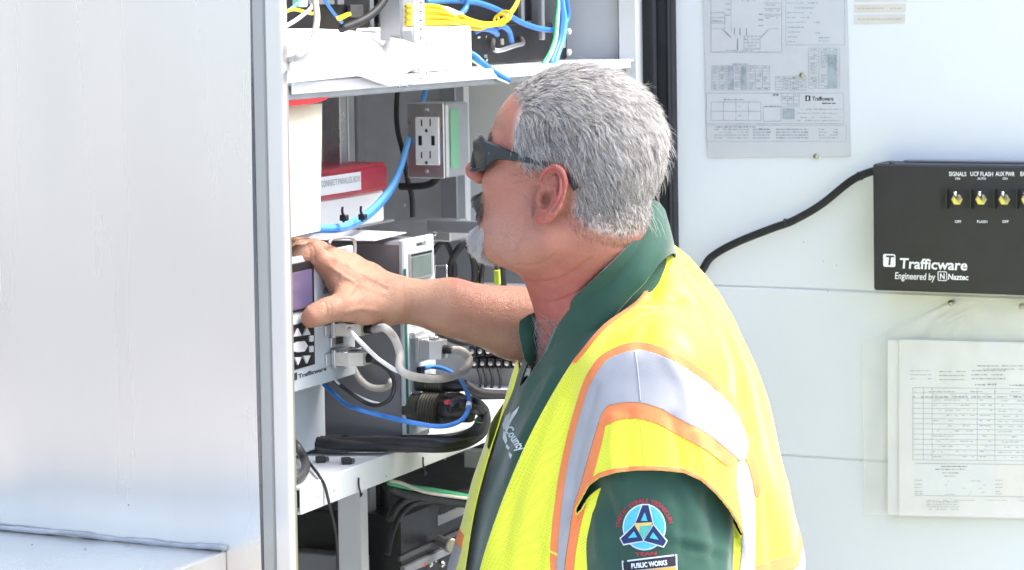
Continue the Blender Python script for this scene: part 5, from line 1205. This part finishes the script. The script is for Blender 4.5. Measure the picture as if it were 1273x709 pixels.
# ================================================================== CLOTHES
def fabric(name, col, col2, rough, weave, dist=.0006, mesh_dots=0., sheen=.3, strength=.35, spec=.25):
    m = bpy.data.materials.new(name); m.use_nodes = True; t = m.node_tree; b = t.nodes['Principled BSDF']; L = t.links.new
    g = t.nodes.new('ShaderNodeNewGeometry'); mp = t.nodes.new('ShaderNodeMapping'); L(g.outputs['Position'], mp.inputs['Vector'])
    n = t.nodes.new('ShaderNodeTexNoise'); n.inputs['Scale'].default_value = 18; n.inputs['Detail'].default_value = 6; L(g.outputs['Position'], n.inputs['Vector'])
    mx = t.nodes.new('ShaderNodeMix'); mx.data_type = 'RGBA'; mx.inputs[6].default_value = (*col, 1); mx.inputs[7].default_value = (*col2, 1)
    r = t.nodes.new('ShaderNodeMapRange'); r.inputs[1].default_value = .3; r.inputs[2].default_value = .7; L(n.outputs[0], r.inputs[0]); L(r.outputs[0], mx.inputs[0])
    v = t.nodes.new('ShaderNodeTexVoronoi'); v.inputs['Scale'].default_value = weave; v.inputs['Randomness'].default_value = 0.0 if mesh_dots else .35
    mp.inputs['Rotation'].default_value = (.2, .5, .4); L(mp.outputs[0], v.inputs['Vector']); out = mx.outputs[2]
    if mesh_dots:
        rr = t.nodes.new('ShaderNodeMapRange'); rr.inputs[1].default_value = .42; rr.inputs[2].default_value = .16; rr.inputs[3].default_value = 0; rr.inputs[4].default_value = mesh_dots; L(v.outputs['Distance'], rr.inputs[0])
        m2 = t.nodes.new('ShaderNodeMix'); m2.data_type = 'RGBA'; L(rr.outputs[0], m2.inputs[0]); L(out, m2.inputs[6]); m2.inputs[7].default_value = (col2[0]*.45, col2[1]*.45, col2[2]*.45, 1); out = m2.outputs[2]
    L(out, b.inputs['Base Color']); b.inputs['Roughness'].default_value = rough; b.inputs['Sheen Weight'].default_value = sheen; b.inputs['Specular IOR Level'].default_value = spec; b.inputs['Sheen Roughness'].default_value = .35
    bp = t.nodes.new('ShaderNodeBump'); bp.inputs['Strength'].default_value = strength; bp.inputs['Distance'].default_value = dist
    ad = t.nodes.new('ShaderNodeMath'); ad.operation = 'MULTIPLY_ADD'; n3 = t.nodes.new('ShaderNodeTexNoise'); n3.inputs['Scale'].default_value = 60; L(g.outputs['Position'], n3.inputs['Vector'])
    L(n3.outputs[0], ad.inputs[0]); ad.inputs[1].default_value = 1.5; L(v.outputs['Distance'], ad.inputs[2]); L(ad.outputs[0], bp.inputs['Height']); L(bp.outputs[0], b.inputs['Normal'])
    MATS[name] = m
fabric('polo_green', (.034, .092, .066), (.025, .074, .053), .75, 900, sheen=.5)
fabric('vest_yellow', (.85, .885, .04), (.80, .845, .03), .5, 330, mesh_dots=.5, sheen=.6, spec=.6)
fabric('vest_orange', (.88, .27, .10), (.84, .23, .08), .65, 500, sheen=.1)
fabric('vest_silver', (.40, .405, .43), (.34, .345, .37), .42, 700, sheen=.1, strength=.2)
fabric('trouser', (.03, .035, .05), (.022, .026, .04), .85, 800)
mat('boot', (.06, .04, .025), .55, noise=.3, nscale=30)
mat('thread_white', (.72, .80, .84), .7); mat('thread_navy', (.012, .03, .12), .7); mat('thread_cyan', (.10, .55, .72), .6, noise=.15, nscale=300); mat('thread_red', (.42, .03, .06), .7); mat('thread_orange', (.75, .34, .06), .7); mat('thread_teal', (.10, .50, .42), .7); mat('thread_black', (.015, .015, .03), .7); mat('thread_gold', (.70, .55, .18), .7)
mat('glasses_frame', (.016, .021, .023), .35, noise=.15, nscale=80); mat('glasses_lens', (.010, .010, .012), .16)
st = .0042
def mk_field(z0, z1, step=st, x0=BO[0]-.29, x1=BO[0]+.29, y0=BO[1]-.33, y1=BO[1]+.30): return Field(axis([(x0, x1, step)]), axis([(y0, y1, step)]), axis([(z0, z1, step)]))
# trousers and boots, below the picture
ft = mk_field(0.02, 1.02, .011)
ft.put(torso_fn(-.002), (TLO[0], TLO[1], .8), (THI[0], THI[1], .98), .02)
for s in (-1, 1): ft.chain([bd_(0, s*.095, .86), bd_(.01, s*.11, .48), bd_(-.005, s*.115, .06)], [.100, .078, .068], .03)
V, Q = ft.mesh(2); cloth('trousers', V, Q, 'trouser', per, 0)
for s in (-1, 1):
    fo = Field(axis([(BO[0]-.26, BO[0]+.16, .007)]), axis([(BO[1]-.24, BO[1]+.24, .007)]), axis([(-.02, .18, .007)])); a = bd_(-.03, s*.118, .045); b = bd_(.15, s*.125, .036)
    fo.cone(a, b, .044, .038, .02); fo.cone(a, bd_(0, s*.116, .13), .045, .05, .02); fo.D = np.maximum(fo.D, (.004-fo.ax[2])[None, None, :]); V, Q = fo.mesh(2); cloth('boot', V, Q, 'boot', per, 0)

# ---- polo shirt
def arm_fn(a, b, ra, rb, wob=0.):
    ba = b-a; L2 = ba@ba
    def fn(X, Y, Z):
        t = np.clip(((X-a[0])*ba[0]+(Y-a[1])*ba[1]+(Z-a[2])*ba[2])/L2, 0, 1); rx, ry, rz = X-a[0]-t*ba[0], Y-a[1]-t*ba[1], Z-a[2]-t*ba[2]
        d = np.sqrt(rx**2+ry**2+rz**2)-(ra+(rb-ra)*t)
        if wob: an = np.arctan2(ry, rx); d = d-wob*(np.sin(an*3+Z*26)+.8*np.sin(an*5-Z*41+2)+.6*np.sin(Z*70+an*2))
        return d
    return fn
def crease(V, N, lines):
    X, Y, D_ = px_of(V); fr = np.clip(-(N@FW)*1.6, 0, 1); dsp = np.zeros(len(V))
    for pts, amp, sig in lines: dsp += amp*np.exp(-(dline(X, Y, smoothpoly(pts, 4) if len(pts) > 2 else pts)/sig)**2)
    return V+N*(dsp*fr)[:, None]
fs_ = mk_field(.80, 1.56)
fs_.put(torso_fn(.0, .0022), TLO, THI, .02)
SLEND = P(828, 770, 2.80)
fs_.put(arm_fn(SL, SLEND, .074, .0835, .0026), np.minimum(SL, SLEND)-.1, np.maximum(SL, SLEND)+.1, .03)
fs_.put(arm_fn(SR, ER, .074, .062, .001), np.minimum(SR, ER)-.08, np.maximum(SR, ER)+.08, .03)
fs_.cone(hd_(-.055, 0, -.05), P(768, 400, 2.985), .060, .088, .03)
V, Q = fs_.mesh(2); T = tris(Q)
V = crease(V, vnormals(V, T), [([(752, 610), (764, 650), (768, 700)], -.0030, 7), ([(776, 600), (780, 625)], .0022, 7), ([(850, 605), (866, 640), (874, 690)], .0030, 9), ([(880, 615), (888, 655), (892, 709)], -.0030, 8), ([(838, 600), (846, 640), (848, 690)], -.0022, 7), ([(742, 640), (745, 690)], .0022, 6), ([(905, 660), (900, 709)], .0025, 7), ([(840, 668), (880, 676), (905, 690)], .0020, 6), ([(850, 680), (885, 692)], -.0016, 5),
 ([(690, 462), (672, 500), (648, 545), (628, 600)], .0026, 5), ([(672, 470), (655, 500), (634, 550), (612, 610)], -.0022, 5), ([(668, 452), (650, 490), (630, 540)], .0018, 4), ([(642, 590), (622, 640), (604, 700)], .0024, 6), ([(655, 545), (640, 575)], -.0022, 6)]); x, y, z = px_of(V)
# cut: the neck hole (plane of the collar), right sleeve end, left sleeve hem
CN = (P(820, 274, 2.985)+P(673, 446, 2.965))/2; CA = P(820, 274, 2.985)-CN
nrm = np.cross(CA, LT); nrm /= np.linalg.norm(nrm); nrm = nrm if nrm[2] > 0 else -nrm
ang_ = np.abs(np.arctan2(np.abs((V-CN)@LT)/.097, ((V-CN)@CA)/(CA@CA))); s1 = -((V-CN)@nrm)-.004+np.abs(np.sin(ang_))**1.3*.082*nrm[2]*.80
s2 = np.where((z > 3.08) & (y < 470), (x-662)/1000, 1.)
s3 = np.where(((V-SL)@LT > -.10) & (z < 2.93), (790-y)/1000, 1.)
V2, T2 = clip(V, T, np.minimum(np.minimum(s1, s2), s3)); shirt = cloth('polo_shirt', V2, T2, 'polo_green', per, .0016)
SHB = BVHTree.FromPolygons([Vector(p) for p in V2], [tuple(map(int, t)) for t in T2])
# ---- collar: turned-down strip round the neck
XH = np.array([1., 0, 0])
def ring(t):
    c = CN+math.cos(t)*CA*1.0+math.sin(t)*.097*LT+np.array([0, 0, .082*abs(math.sin(t))**1.3]); return c
def flap(t):
    q = min(1, max(0, t/math.pi)) if t >= 0 else min(1, -t/math.pi); sgn = 1 if t >= 0 else -1
    key = [0, .25, .5, .75, .93, 1.0]
    vx = np.interp(q, key, [.006, .012, .026, .027, .025, .022]); vz = np.interp(q, key, [-.062, -.066, -.060, -.044, -.022, -.012]); vl = np.interp(q, key, [0, .020, .032, .026, .012, .006])
    return vx*XH+vz*ZZ+sgn*vl*LT
def collar(ts):
    prof = []; n = len(ts)
    rows = [(-.55, 0), (-.2, .002), (0, .004), (.12, .009), (.4, .0125), (.7, .0145), (1.0, .0150)]
    v = []
    for t in ts:
        r = ring(t); fl = flap(t); out = math.cos(t)*CA/np.linalg.norm(CA)+math.sin(t)*LT; L_ = np.linalg.norm(fl)
        for a, o in rows:
            v.append(r+out*o*(.35+.6*abs(math.sin(t)))+(ZZ*-1*.03*(-a) if a < 0 else fl*a))
    m = len(rows); f = [(i*m+j, i*m+j+1, (i+1)*m+j+1, (i+1)*m+j) for i in range(n-1) for j in range(m-1)]
    return np.array(v), f
v, f = collar(np.linspace(-2.2, 2.98, 70)); o = cloth('collar', v, f, 'polo_green', per, .0022)
# far collar wing, standing open at the throat
v = []; poly = [(684, 384), (672, 386), (658, 391), (646, 399), (645, 412), (648, 430), (653, 449), (661, 455), (672, 452), (680, 430)]
cpt = P(666, 420, 3.03); v = [P(a, b, 2.985+.0006*(a-660)) for a, b in poly]
cloth('collar', np.array(v), [tuple(range(len(poly)))], 'polo_green', per, .0022)
# placket seam
def on_shirt(px, py, off=.0012):
    h = SHB.ray_cast(Vector(CAM), Vector(_ray(px, py)).normalized()); return None if h[0] is None else np.array(h[0])+np.array(h[1])*off*(1 if np.array(h[1])@_ray(px, py) < 0 else -1)

# ---- safety vest
hemx = [700, 722, 732, 745, 765, 790, 820, 850, 872, 890, 905, 916, 930]; hemy = [660, 622, 604, 594, 588, 585, 585, 588, 598, 614, 632, 650, 680]
hem = lambda x: np.interp(x, hemx, hemy)
fv = mk_field(.80, 1.52, .0036)
fv.put(torso_fn(.0135, .0030), TLO, THI, .02)
CE = P(822, 655, 2.805)
def cap_fn(X, Y, Z):
    d = arm_fn(SL+np.array([0, 0, .004]), CE, .083, .096, .0012)(X, Y, Z); q0, q1, q2 = X-CAM[0], Y-CAM[1], Z-CAM[2]
    zz = q0*FW[0]+q1*FW[1]+q2*FW[2]; px_ = CX+F*(q0*RT[0]+q1*RT[1]+q2*RT[2])/zz; py_ = CY-F*(q0*UP[0]+q1*UP[1]+q2*UP[2])/zz
    return np.maximum(d, (py_-np.interp(px_, hemx, hemy)-6)/1000)
fv.put(cap_fn, np.minimum(SL, CE)-.12, np.maximum(SL, CE)+.12, .025)
fv.put(arm_fn(SR, ER, .082, .074, .001), np.minimum(SR, ER)-.09, np.maximum(SR, ER)+.09, .03)
def subdiv(V, T, m):
    A = T[m]; B = T[~m]; E_ = np.concatenate([A[:, [0, 1]], A[:, [1, 2]], A[:, [2, 0]]]); E_.sort(1); u, inv_ = np.unique(E_, axis=0, return_inverse=True); inv_ = inv_.ravel()
    n0 = len(V); V = np.concatenate([V, (V[u[:, 0]]+V[u[:, 1]])/2]); k = len(A); a, b, c = n0+inv_[:k], n0+inv_[k:2*k], n0+inv_[2*k:]
    return V, np.concatenate([B, np.stack([A[:, 0], a, c], 1), np.stack([a, A[:, 1], b], 1), np.stack([c, b, A[:, 2]], 1), np.stack([a, b, c], 1)])
V, Q = fv.mesh(3); T = tris(Q); N = vnormals(V, T); x, y, z = px_of(V)
vis = (N@FW < .3) & (x > 650) & (x < 1010) & (y > 270) & (y < 745); V, T = subdiv(V, T, vis[T].all(1)); N = vnormals(V, T)
V = crease(V, N, [([(700, 500), (678, 560), (655, 640), (640, 709)], .0040, 11), ([(722, 470), (700, 540), (684, 620), (672, 700)], -.0034, 10), ([(690, 610), (682, 660), (678, 709)], .0028, 8), ([(640, 620), (625, 680)], -.0026, 8), ([(842, 380), (880, 430), (912, 490), (926, 540)], -.0040, 12), ([(870, 370), (912, 430), (940, 510), (950, 600)], .0040, 13), ([(948, 560), (956, 640), (962, 709)], -.0040, 9), ([(970, 600), (978, 660), (984, 709)], .0036, 9),
 ([(812, 350), (806, 395), (797, 430)], -.0028, 10), ([(760, 415), (750, 440), (738, 466)], .0030, 8), ([(765, 520), (762, 560), (766, 588)], .0030, 7), ([(784, 515), (780, 550), (782, 588)], -.0026, 7), ([(835, 520), (842, 555), (846, 588)], -.0030, 8), ([(866, 540), (876, 580), (880, 605)], .0030, 8), ([(742, 480), (722, 560), (712, 620)], -.0022, 6), ([(830, 445), (850, 480), (858, 520)], .0024, 9), ([(886, 490), (884, 520), (890, 560)], -.0030, 7)])
N = vnormals(V, T); x, y, z = px_of(V)
td = torso_fn(.0135)(V[:, 0], V[:, 1], V[:, 2]); l_ = (V-BO)@LT; f_ = (V-BO)@FT
RIGHT = smoothpoly([(846, 236), (829, 285), (821, 306), (814, 330), (794, 372), (752, 404), (724, 436), (701, 467), (660, 540), (625, 622), (598, 704), (580, 790), (560, 900)], 6)
LEFT = smoothpoly([(545, 900), (566, 790), (578, 709), (589, 640), (604, 580), (622, 522), (640, 476), (641, 440), (600, 360), (540, 300), (540, 200)], 6)
OPEN = RIGHT+LEFT
so = sdpoly(x, y, OPEN)/1000
above = (V-CN)@nrm+.030
so = np.where(l_ > -.10, np.maximum(so, np.where(l_ > 0.0, -1, above)), above)
sh_ = np.where((td > .008) & (l_ > .12), (hem(x)-y)/1000, 1.)
s2 = np.where((z > 3.06) & (l_ < -.13) & (y < 520), (x-705)/1000, 1.)
sreg = np.minimum(np.minimum(-so, sh_), s2)
Vv, Tv = clip(V, T, sreg); vest = cloth('safety_vest', Vv, Tv, 'vest_yellow', per, .0014)
def patch(name, s, material, off, parent=vest, thick=.0010):
    face = (N@FW < .35)
    Va = V+N*off; a, b = clip(Va, T, np.minimum(np.where(face, s, -1), sreg-.0002))
    return cloth(name, a, b, material, parent, thick) if len(b) else None
near = lambda s: np.where((z < 3.0) & (l_ > -.02), s, -1)
pol = lambda pts, n=5: near(sdpoly(x, y, smoothpoly(pts+[pts[0]], n))/1000)
SILV_RING = [(744, 462), (756, 448), (774, 440), (794, 436), (820, 442), (848, 456), (880, 478), (906, 504), (922, 530), (928, 556), (921, 574), (906, 562), (880, 541), (848, 523), (820, 508), (794, 501), (770, 502), (752, 510), (738, 550), (724, 600), (713, 636), (703, 700), (700, 740), (690, 740), (694, 690), (702, 612), (715, 546), (733, 484)]
s_sil = near(sdpoly(x, y, smoothpoly(SILV_RING+[SILV_RING[0]], 4))/1000)
patch('reflective_stripe', s_sil, 'vest_silver', .0018)
low = smoothpoly([(753, 508), (770, 502), (794, 501), (820, 508), (848, 523), (880, 541), (904, 560)], 5)
wd_ = np.interp(x, [750, 775, 850, 930], [11, 10, 10, 9])
s_lo = near((wd_-dline(x, y, [(a, b+10) for a, b in low]))/1000)
patch('orange_band', np.minimum(s_lo, -s_sil-.0002), 'vest_orange', .0014)
s_out = near((5.5-dline(x, y, smoothpoly([(694, 745), (690, 690), (698, 612), (711, 546), (729, 484), (741, 460), (754, 445), (774, 435), (794, 431), (820, 437), (850, 451), (882, 474), (908, 498), (922, 520)], 5)))/1000)
patch('orange_band', np.minimum(s_out, -s_sil-.0002), 'vest_orange', .0010)
s_in = near((6.5-dline(x, y, smoothpoly([(748, 520), (742, 552), (729, 600), (719, 636), (709, 690), (706, 740)], 5)))/1000)
patch('orange_band', np.minimum(np.minimum(s_in, -s_sil-.0002), -s_lo-.0002), 'vest_orange', .0010)
# binding of the sleeve hem and of the front edge
s_h = np.where((td > .008) & (l_ > .12), np.minimum(hem(x)-y, 5.5-(hem(x)-y))/1000, -1)
patch('hem_binding', s_h, 'vest_orange', .0013)
s_e = np.where((l_ > -.035) & (y < 452) & (y > 262) & (z < 3.06), np.minimum(-so, .0045+so), -1); patch('edge_binding', s_e, 'vest_orange', .0012)
# stripes on the back
patch('reflective_stripe', np.where(l_ > -.02, sdpoly(x, y, smoothpoly([(919, 566), (930, 585), (937, 620), (938, 660), (934, 745), (914, 745), (921, 690), (921, 650), (914, 600), (919, 566)], 4))/1000, -1), 'vest_silver', .0014)
patch('orange_band', np.where(l_ > -.02, sdpoly(x, y, smoothpoly([(919, 528), (931, 548), (941, 575), (944, 612), (938, 616), (931, 583), (921, 562), (919, 528)], 4))/1000, -1), 'vest_orange', .0010)
# waist bands: level rings
zb_ = V[:, 2]+.10*f_*-1*.3
for z0_, z1_, m_, nm in ((1.085, 1.125, 'vest_silver', 'reflective_stripe'), (1.126, 1.142, 'vest_orange', 'orange_band')):
    w_ = np.minimum(zb_-z0_, z1_-zb_)
    patch(nm, np.where((td < .010) & (x > 936), w_, -1), m_, .0012); patch(nm, np.where((td < .010) & (x < 700) & (l_ < -.005), w_, -1), m_, .0012)
# pocket on the chest
# shoulder seam and stitching
VSB = BVHTree.FromPolygons([Vector(p) for p in V], [tuple(map(int, t)) for t in T])
def on_vest(px, py, off):
    h = VSB.ray_cast(Vector(CAM), Vector(_ray(px, py)).normalized()); return np.array(h[0])+np.array(h[1])*off
def stitch(pts, r, material, off, name='seam'):
    build(G().tube([on_vest(a, b, off) for a, b in smoothpoly(pts, 8)], r, 6), name, material, vest, True)
stitch([(790, 438), (793, 455), (795, 475), (797, 500)], .0008, 'vest_silver', .0026); stitch([(797, 524), (800, 550), (802, 580)], .0008, 'vest_yellow', .0014)
stitch([(673, 652), (676, 670), (683, 684), (694, 690)], .0020, 'vest_yellow', .0002, 'pocket_edge')

# ---- embroidery, laid on the shirt
class Deco:
    def __init__(s): s.v = []; s.f = []
    def poly(s, pts, off, sub=3.0):
        # fan of small cells so that it follows the cloth
        bm = bmesh.new(); vs_ = [bm.verts.new((a, b, 0)) for a, b in pts]; bm.faces.new(vs_)
        bmesh.ops.triangulate(bm, faces=bm.faces); 
        for _ in range(3):
            e = [e for e in bm.edges if e.calc_length() > sub*1.6]
            if e: bmesh.ops.subdivide_edges(bm, edges=e, cuts=1); bmesh.ops.triangulate(bm, faces=bm.faces)
        n0 = len(s.v); bm.verts.index_update()
        for q in bm.verts:
            p = on_shirt(q.co.x, q.co.y, off); s.v.append(p if p is not None else P(q.co.x, q.co.y, 2.72))
        for fc in bm.faces: s.f.append([n0+q.index for q in fc.verts])
        bm.free(); return s
    def done(s, name, material, parent): return make(name, s.v, s.f, material, parent, True)
circ = lambda cx, cy, rx, ry, n=40: [(cx+rx*math.cos(2*math.pi*k/n), cy+ry*math.sin(2*math.pi*k/n)) for k in range(n)]
pc = root('sleeve_emblem', P(802, 656, 2.72), '', ''); bpy.data.objects.remove(pc)
em = Deco().poly(circ(801.5, 655.5, 26.5, 29), .0012).done('sleeve_emblem', 'thread_white', shirt)
Deco().poly(circ(801.5, 655.5, 24.8, 27.3), .0018).done('emblem_disc', 'thread_cyan', em)
def tri_arm(ang):
    c, s_ = math.cos(ang), math.sin(ang); R_ = lambda a, b: (801.8+(a*c-b*s_)*.95, 659+(a*s_+b*c))
    return [R_(*q) for q in ((-3.5, -31), (4.0, -31), (11.5, -7), (-11.5, -7))], [R_(*q) for q in ((.2, -22.5), (4.5, -11.5), (-4.2, -11.5))], [R_(*q) for q in ((-5, -32.5), (5.5, -32.5), (13, -5.8), (-13, -5.8))]
for k in range(3):
    a, b, c = tri_arm(k*2*math.pi/3+.04); Deco().poly(c, .0022).done('emblem_border', 'thread_white', em); Deco().poly(a, .0027).done('emblem_arm', 'thread_navy', em); Deco().poly(b, .0032).done('emblem_window', 'thread_cyan', em)
Deco().poly([(790, 650), (813, 649), (802, 671)], .0036).done('emblem_centre', 'thread_teal', em); Deco().poly([(790, 650), (813, 649), (811, 653), (798, 654), (797, 663)], .0040).done('emblem_centre', 'thread_gold', em)
def arc_text(st_, cx, cy, rx, ry, a0, a1, h, name, material, flip=False):
    d = Deco(); n = len(st_)
    for i, ch in enumerate(st_):
        if ch == ' ': continue
        a = math.radians(a0+(a1-a0)*(i+.5)/n); g_ = text_geo(ch, h*1.38, np.zeros(3), np.array([1., 0, 0]), np.array([0, 1., 0]), 0, 'CENTER', .03)
        ca, sa = math.cos(a), math.sin(a)
        for fc in g_.f:
            n0 = len(d.v)
            for vi in fc:
                X, Y = g_.v[vi][0], g_.v[vi][1]; px_ = cx+(rx+(Y if not flip else -Y))*sa+X*ca; py_ = cy-(ry+(Y if not flip else -Y))*ca+X*sa
                if flip: px_ = cx+(rx-Y)*sa+X*-ca*-1; 
                p = on_shirt(px_, py_, .0016); d.v.append(p if p is not None else P(px_, py_, 2.72))
            d.f.append(list(range(n0, n0+len(fc))))
    o = d.done(name, material, em); o['kind'] = 'stuff'
arc_text('TRAFFIC SIGNALS TECHNICIAN', 802, 657, 30, 32, -88, 78, 5.0, 'lettering', 'thread_red')
def flat_text(st_, cx, cy, h, width, ang, name, material, off=.0030, bold=.02, parent=None):
    d = Deco(); g_ = text_geo(st_, h*1.38, np.zeros(3), np.array([1., 0, 0]), np.array([0, 1., 0]), 0, 'CENTER', bold, 0, width); c, s_ = math.cos(ang), math.sin(ang)
    for X, Y, _ in g_.v:
        px_ = cx+X*c+Y*s_; py_ = cy+X*s_-Y*c; p = on_shirt(px_, py_, off); d.v.append(p if p is not None else P(px_, py_, 2.72))
    d.f = [list(q) for q in g_.f]; o = d.done(name, material, parent or em); o['kind'] = 'stuff'; return o
flat_text('TEAM', 804, 691, 4.5, 26, -.06, 'lettering', 'thread_red', .0016)
rk = Deco().poly([(774, 697.5), (841, 689), (843, 735), (777, 743)], .0012).done('sleeve_badge', 'thread_white', shirt)
Deco().poly([(776, 699.5), (839, 691), (840, 703.5), (777, 710.5)], .0019).done('badge_field', 'thread_black', rk); Deco().poly([(777, 711.5), (840, 704.5), (841, 733), (778, 741)], .0019).done('badge_field', 'thread_orange', rk)
flat_text('PUBLIC WORKS', 808, 704.5, 6, 43, -.115, 'lettering', 'thread_white', .0026, .035, rk)
# chest embroidery: a feathery leaf and two lines of letters
lf = Deco()
for pts in ([(643, 505), (640, 513), (634, 522), (630, 530), (627, 540), (624, 533), (627, 524), (633, 515)], [(632, 512), (631, 520), (626, 528), (623, 536), (622, 528), (626, 518)], [(626, 538), (628, 548), (626, 553), (622, 545), (623, 536)], [(627, 552), (631, 557), (629, 560), (626, 556)], [(630, 562), (634, 566), (632, 571), (630, 567)]): lf.poly([(a+4, b) for a, b in pts], .0014)
lo_ = lf.done('chest_logo', 'thread_white', shirt); lo_['kind'] = 'stuff'
flat_text('County', 637, 548, 11, 33, 1.0, 'lettering', 'thread_white', .0014, .03, lo_)

# ---- sunglasses
sg = root('sunglasses', hd_(.1, 0, .01), 'dark wraparound sunglasses worn by the grey haired man', 'sunglasses')
tp_ = [(588, 175), (594, 172), (603, 174), (618, 181), (640, 190), (665, 198), (690, 205), (706, 212), (714, 222), (718, 234)]
bt_ = [(592, 209), (600, 213), (609, 206), (620, 199), (641, 201), (665, 205), (690, 211), (703, 218), (708, 228), (713, 238)]
def dep(px): # depth along the temple: follows the side of the head
    f = np.interp(px, [585, 600, 640, 675, 720], [.108, .096, .056, .018, -.035]); l = np.interp(px, [585, 600, 640, 675, 705, 720], [.050, .0655, .0775, .081, .078, .074]); return proj(hd_(f, l, .02))[2]
A = [P(a, b, dep(a)) for a, b in spline([np.array([a, b, 0]) for a, b in tp_], 3) for a, b in [(a, b)]] if False else [P(q[0], q[1], dep(q[0])) for q in spline([np.array([a, b, 0.]) for a, b in tp_], 4)]
B = [P(q[0], q[1], dep(q[0])) for q in spline([np.array([a, b, 0.]) for a, b in bt_], 4)]
def temple(A, B, name):
    v = []; f = []; n = len(A); th = .0034
    for a, b in zip(A, B):
        m_ = (a+b)/2; h_ = (a-b); hl = np.linalg.norm(h_); hu = h_/hl; ou = LH*OUT
        for cx_, cy_ in ((.5, -.3), (.42, .35), (.0, .5), (-.42, .35), (-.5, -.3), (0, -.5)): v.append(m_+hu*hl*cx_+ou*th*cy_*2*.8)
    for i in range(n-1):
        for k in range(6): f.append((i*6+k, i*6+(k+1) % 6, (i+1)*6+(k+1) % 6, (i+1)*6+k))
    f += [tuple(range(6)), tuple(range((n-1)*6, n*6))]
    make(name, v, f, 'glasses_frame', sg, True, 50)
OUT = 1; temple(A, B, 'temple')
def mir(p): q = np.array([(p-OH)@FH, (p-OH)@LH, (p-OH)@HH]); return hd_(q[0], -q[1], q[2])
OUT = -1; temple([mir(p) for p in A], [mir(p) for p in B], 'temple')
def lens_shell(s, grow, off):
    v = []; n, m = 14, 8
    for i in range(n+1):
        for j in range(m+1):
            a = i/n; b = j/m*2-1; l = .008+.056*a; f = .1115+off-.030*max(0, (a-.25)/.75)**2.2
            hh = (.0185+.003*math.sin(a*3.0)+grow)*(1-.35*abs(2*a-1)**4); h = .0235+.0035*a+b*hh; v.append(hd_(f-.0035*b*b-.002*b, s*l, h))
    return np.array(v), [(i*(m+1)+j, i*(m+1)+j+1, (i+1)*(m+1)+j+1, (i+1)*(m+1)+j) for i in range(n) for j in range(m)], n, m
for s in (1, -1):
    v, f, n_, m_ = lens_shell(s, 0, 0); o = make('lens', v, f, 'glasses_lens', sg, True); md = o.modifiers.new('t', 'SOLIDIFY'); md.thickness = .0022
    loop = [v[i*(m_+1)+m_] for i in range(n_+1)]+[v[n_*(m_+1)+j] for j in range(m_, -1, -1)]+[v[i*(m_+1)] for i in range(n_, -1, -1)]+[v[j] for j in range(m_+1)]
    build(G().tube(loop, .0016, 8, cap=False), 'rim', 'glasses_frame', sg, True)
build(G().tube(spline([hd_(.111, -.012, .032), hd_(.115, 0, .034), hd_(.111, .012, .032)], 6), .003, 8), 'bridge', 'glasses_frame', sg, True)
o = build(text_geo('-.-', .0042, P(606.5, 191.2, dep(606)-.004), -FH, HH*.97+LH*.0, 0, 'LEFT', .0, .2), 'temple_mark', 'key_grey', sg); o['kind'] = 'stuff'
# grey chest hair at the open neck
mk = np.where((pxb > 640) & (pxb < 700) & (pyb > 395) & (pyb < 470) & (NB@FW < .3) & (db_ < 2.99), 1., -1.)
if (mk[TB_].min(1) > 0).any():
    p, nn = sample(mk, 260); strands('chest_hair', p, nn, RNG.normal(0, 1, (len(p), 3)), RNG.uniform(.010, .022, len(p)), .5, .0003, np.tile(np.array([.6, .6, .6]), (len(p), 1)), per)
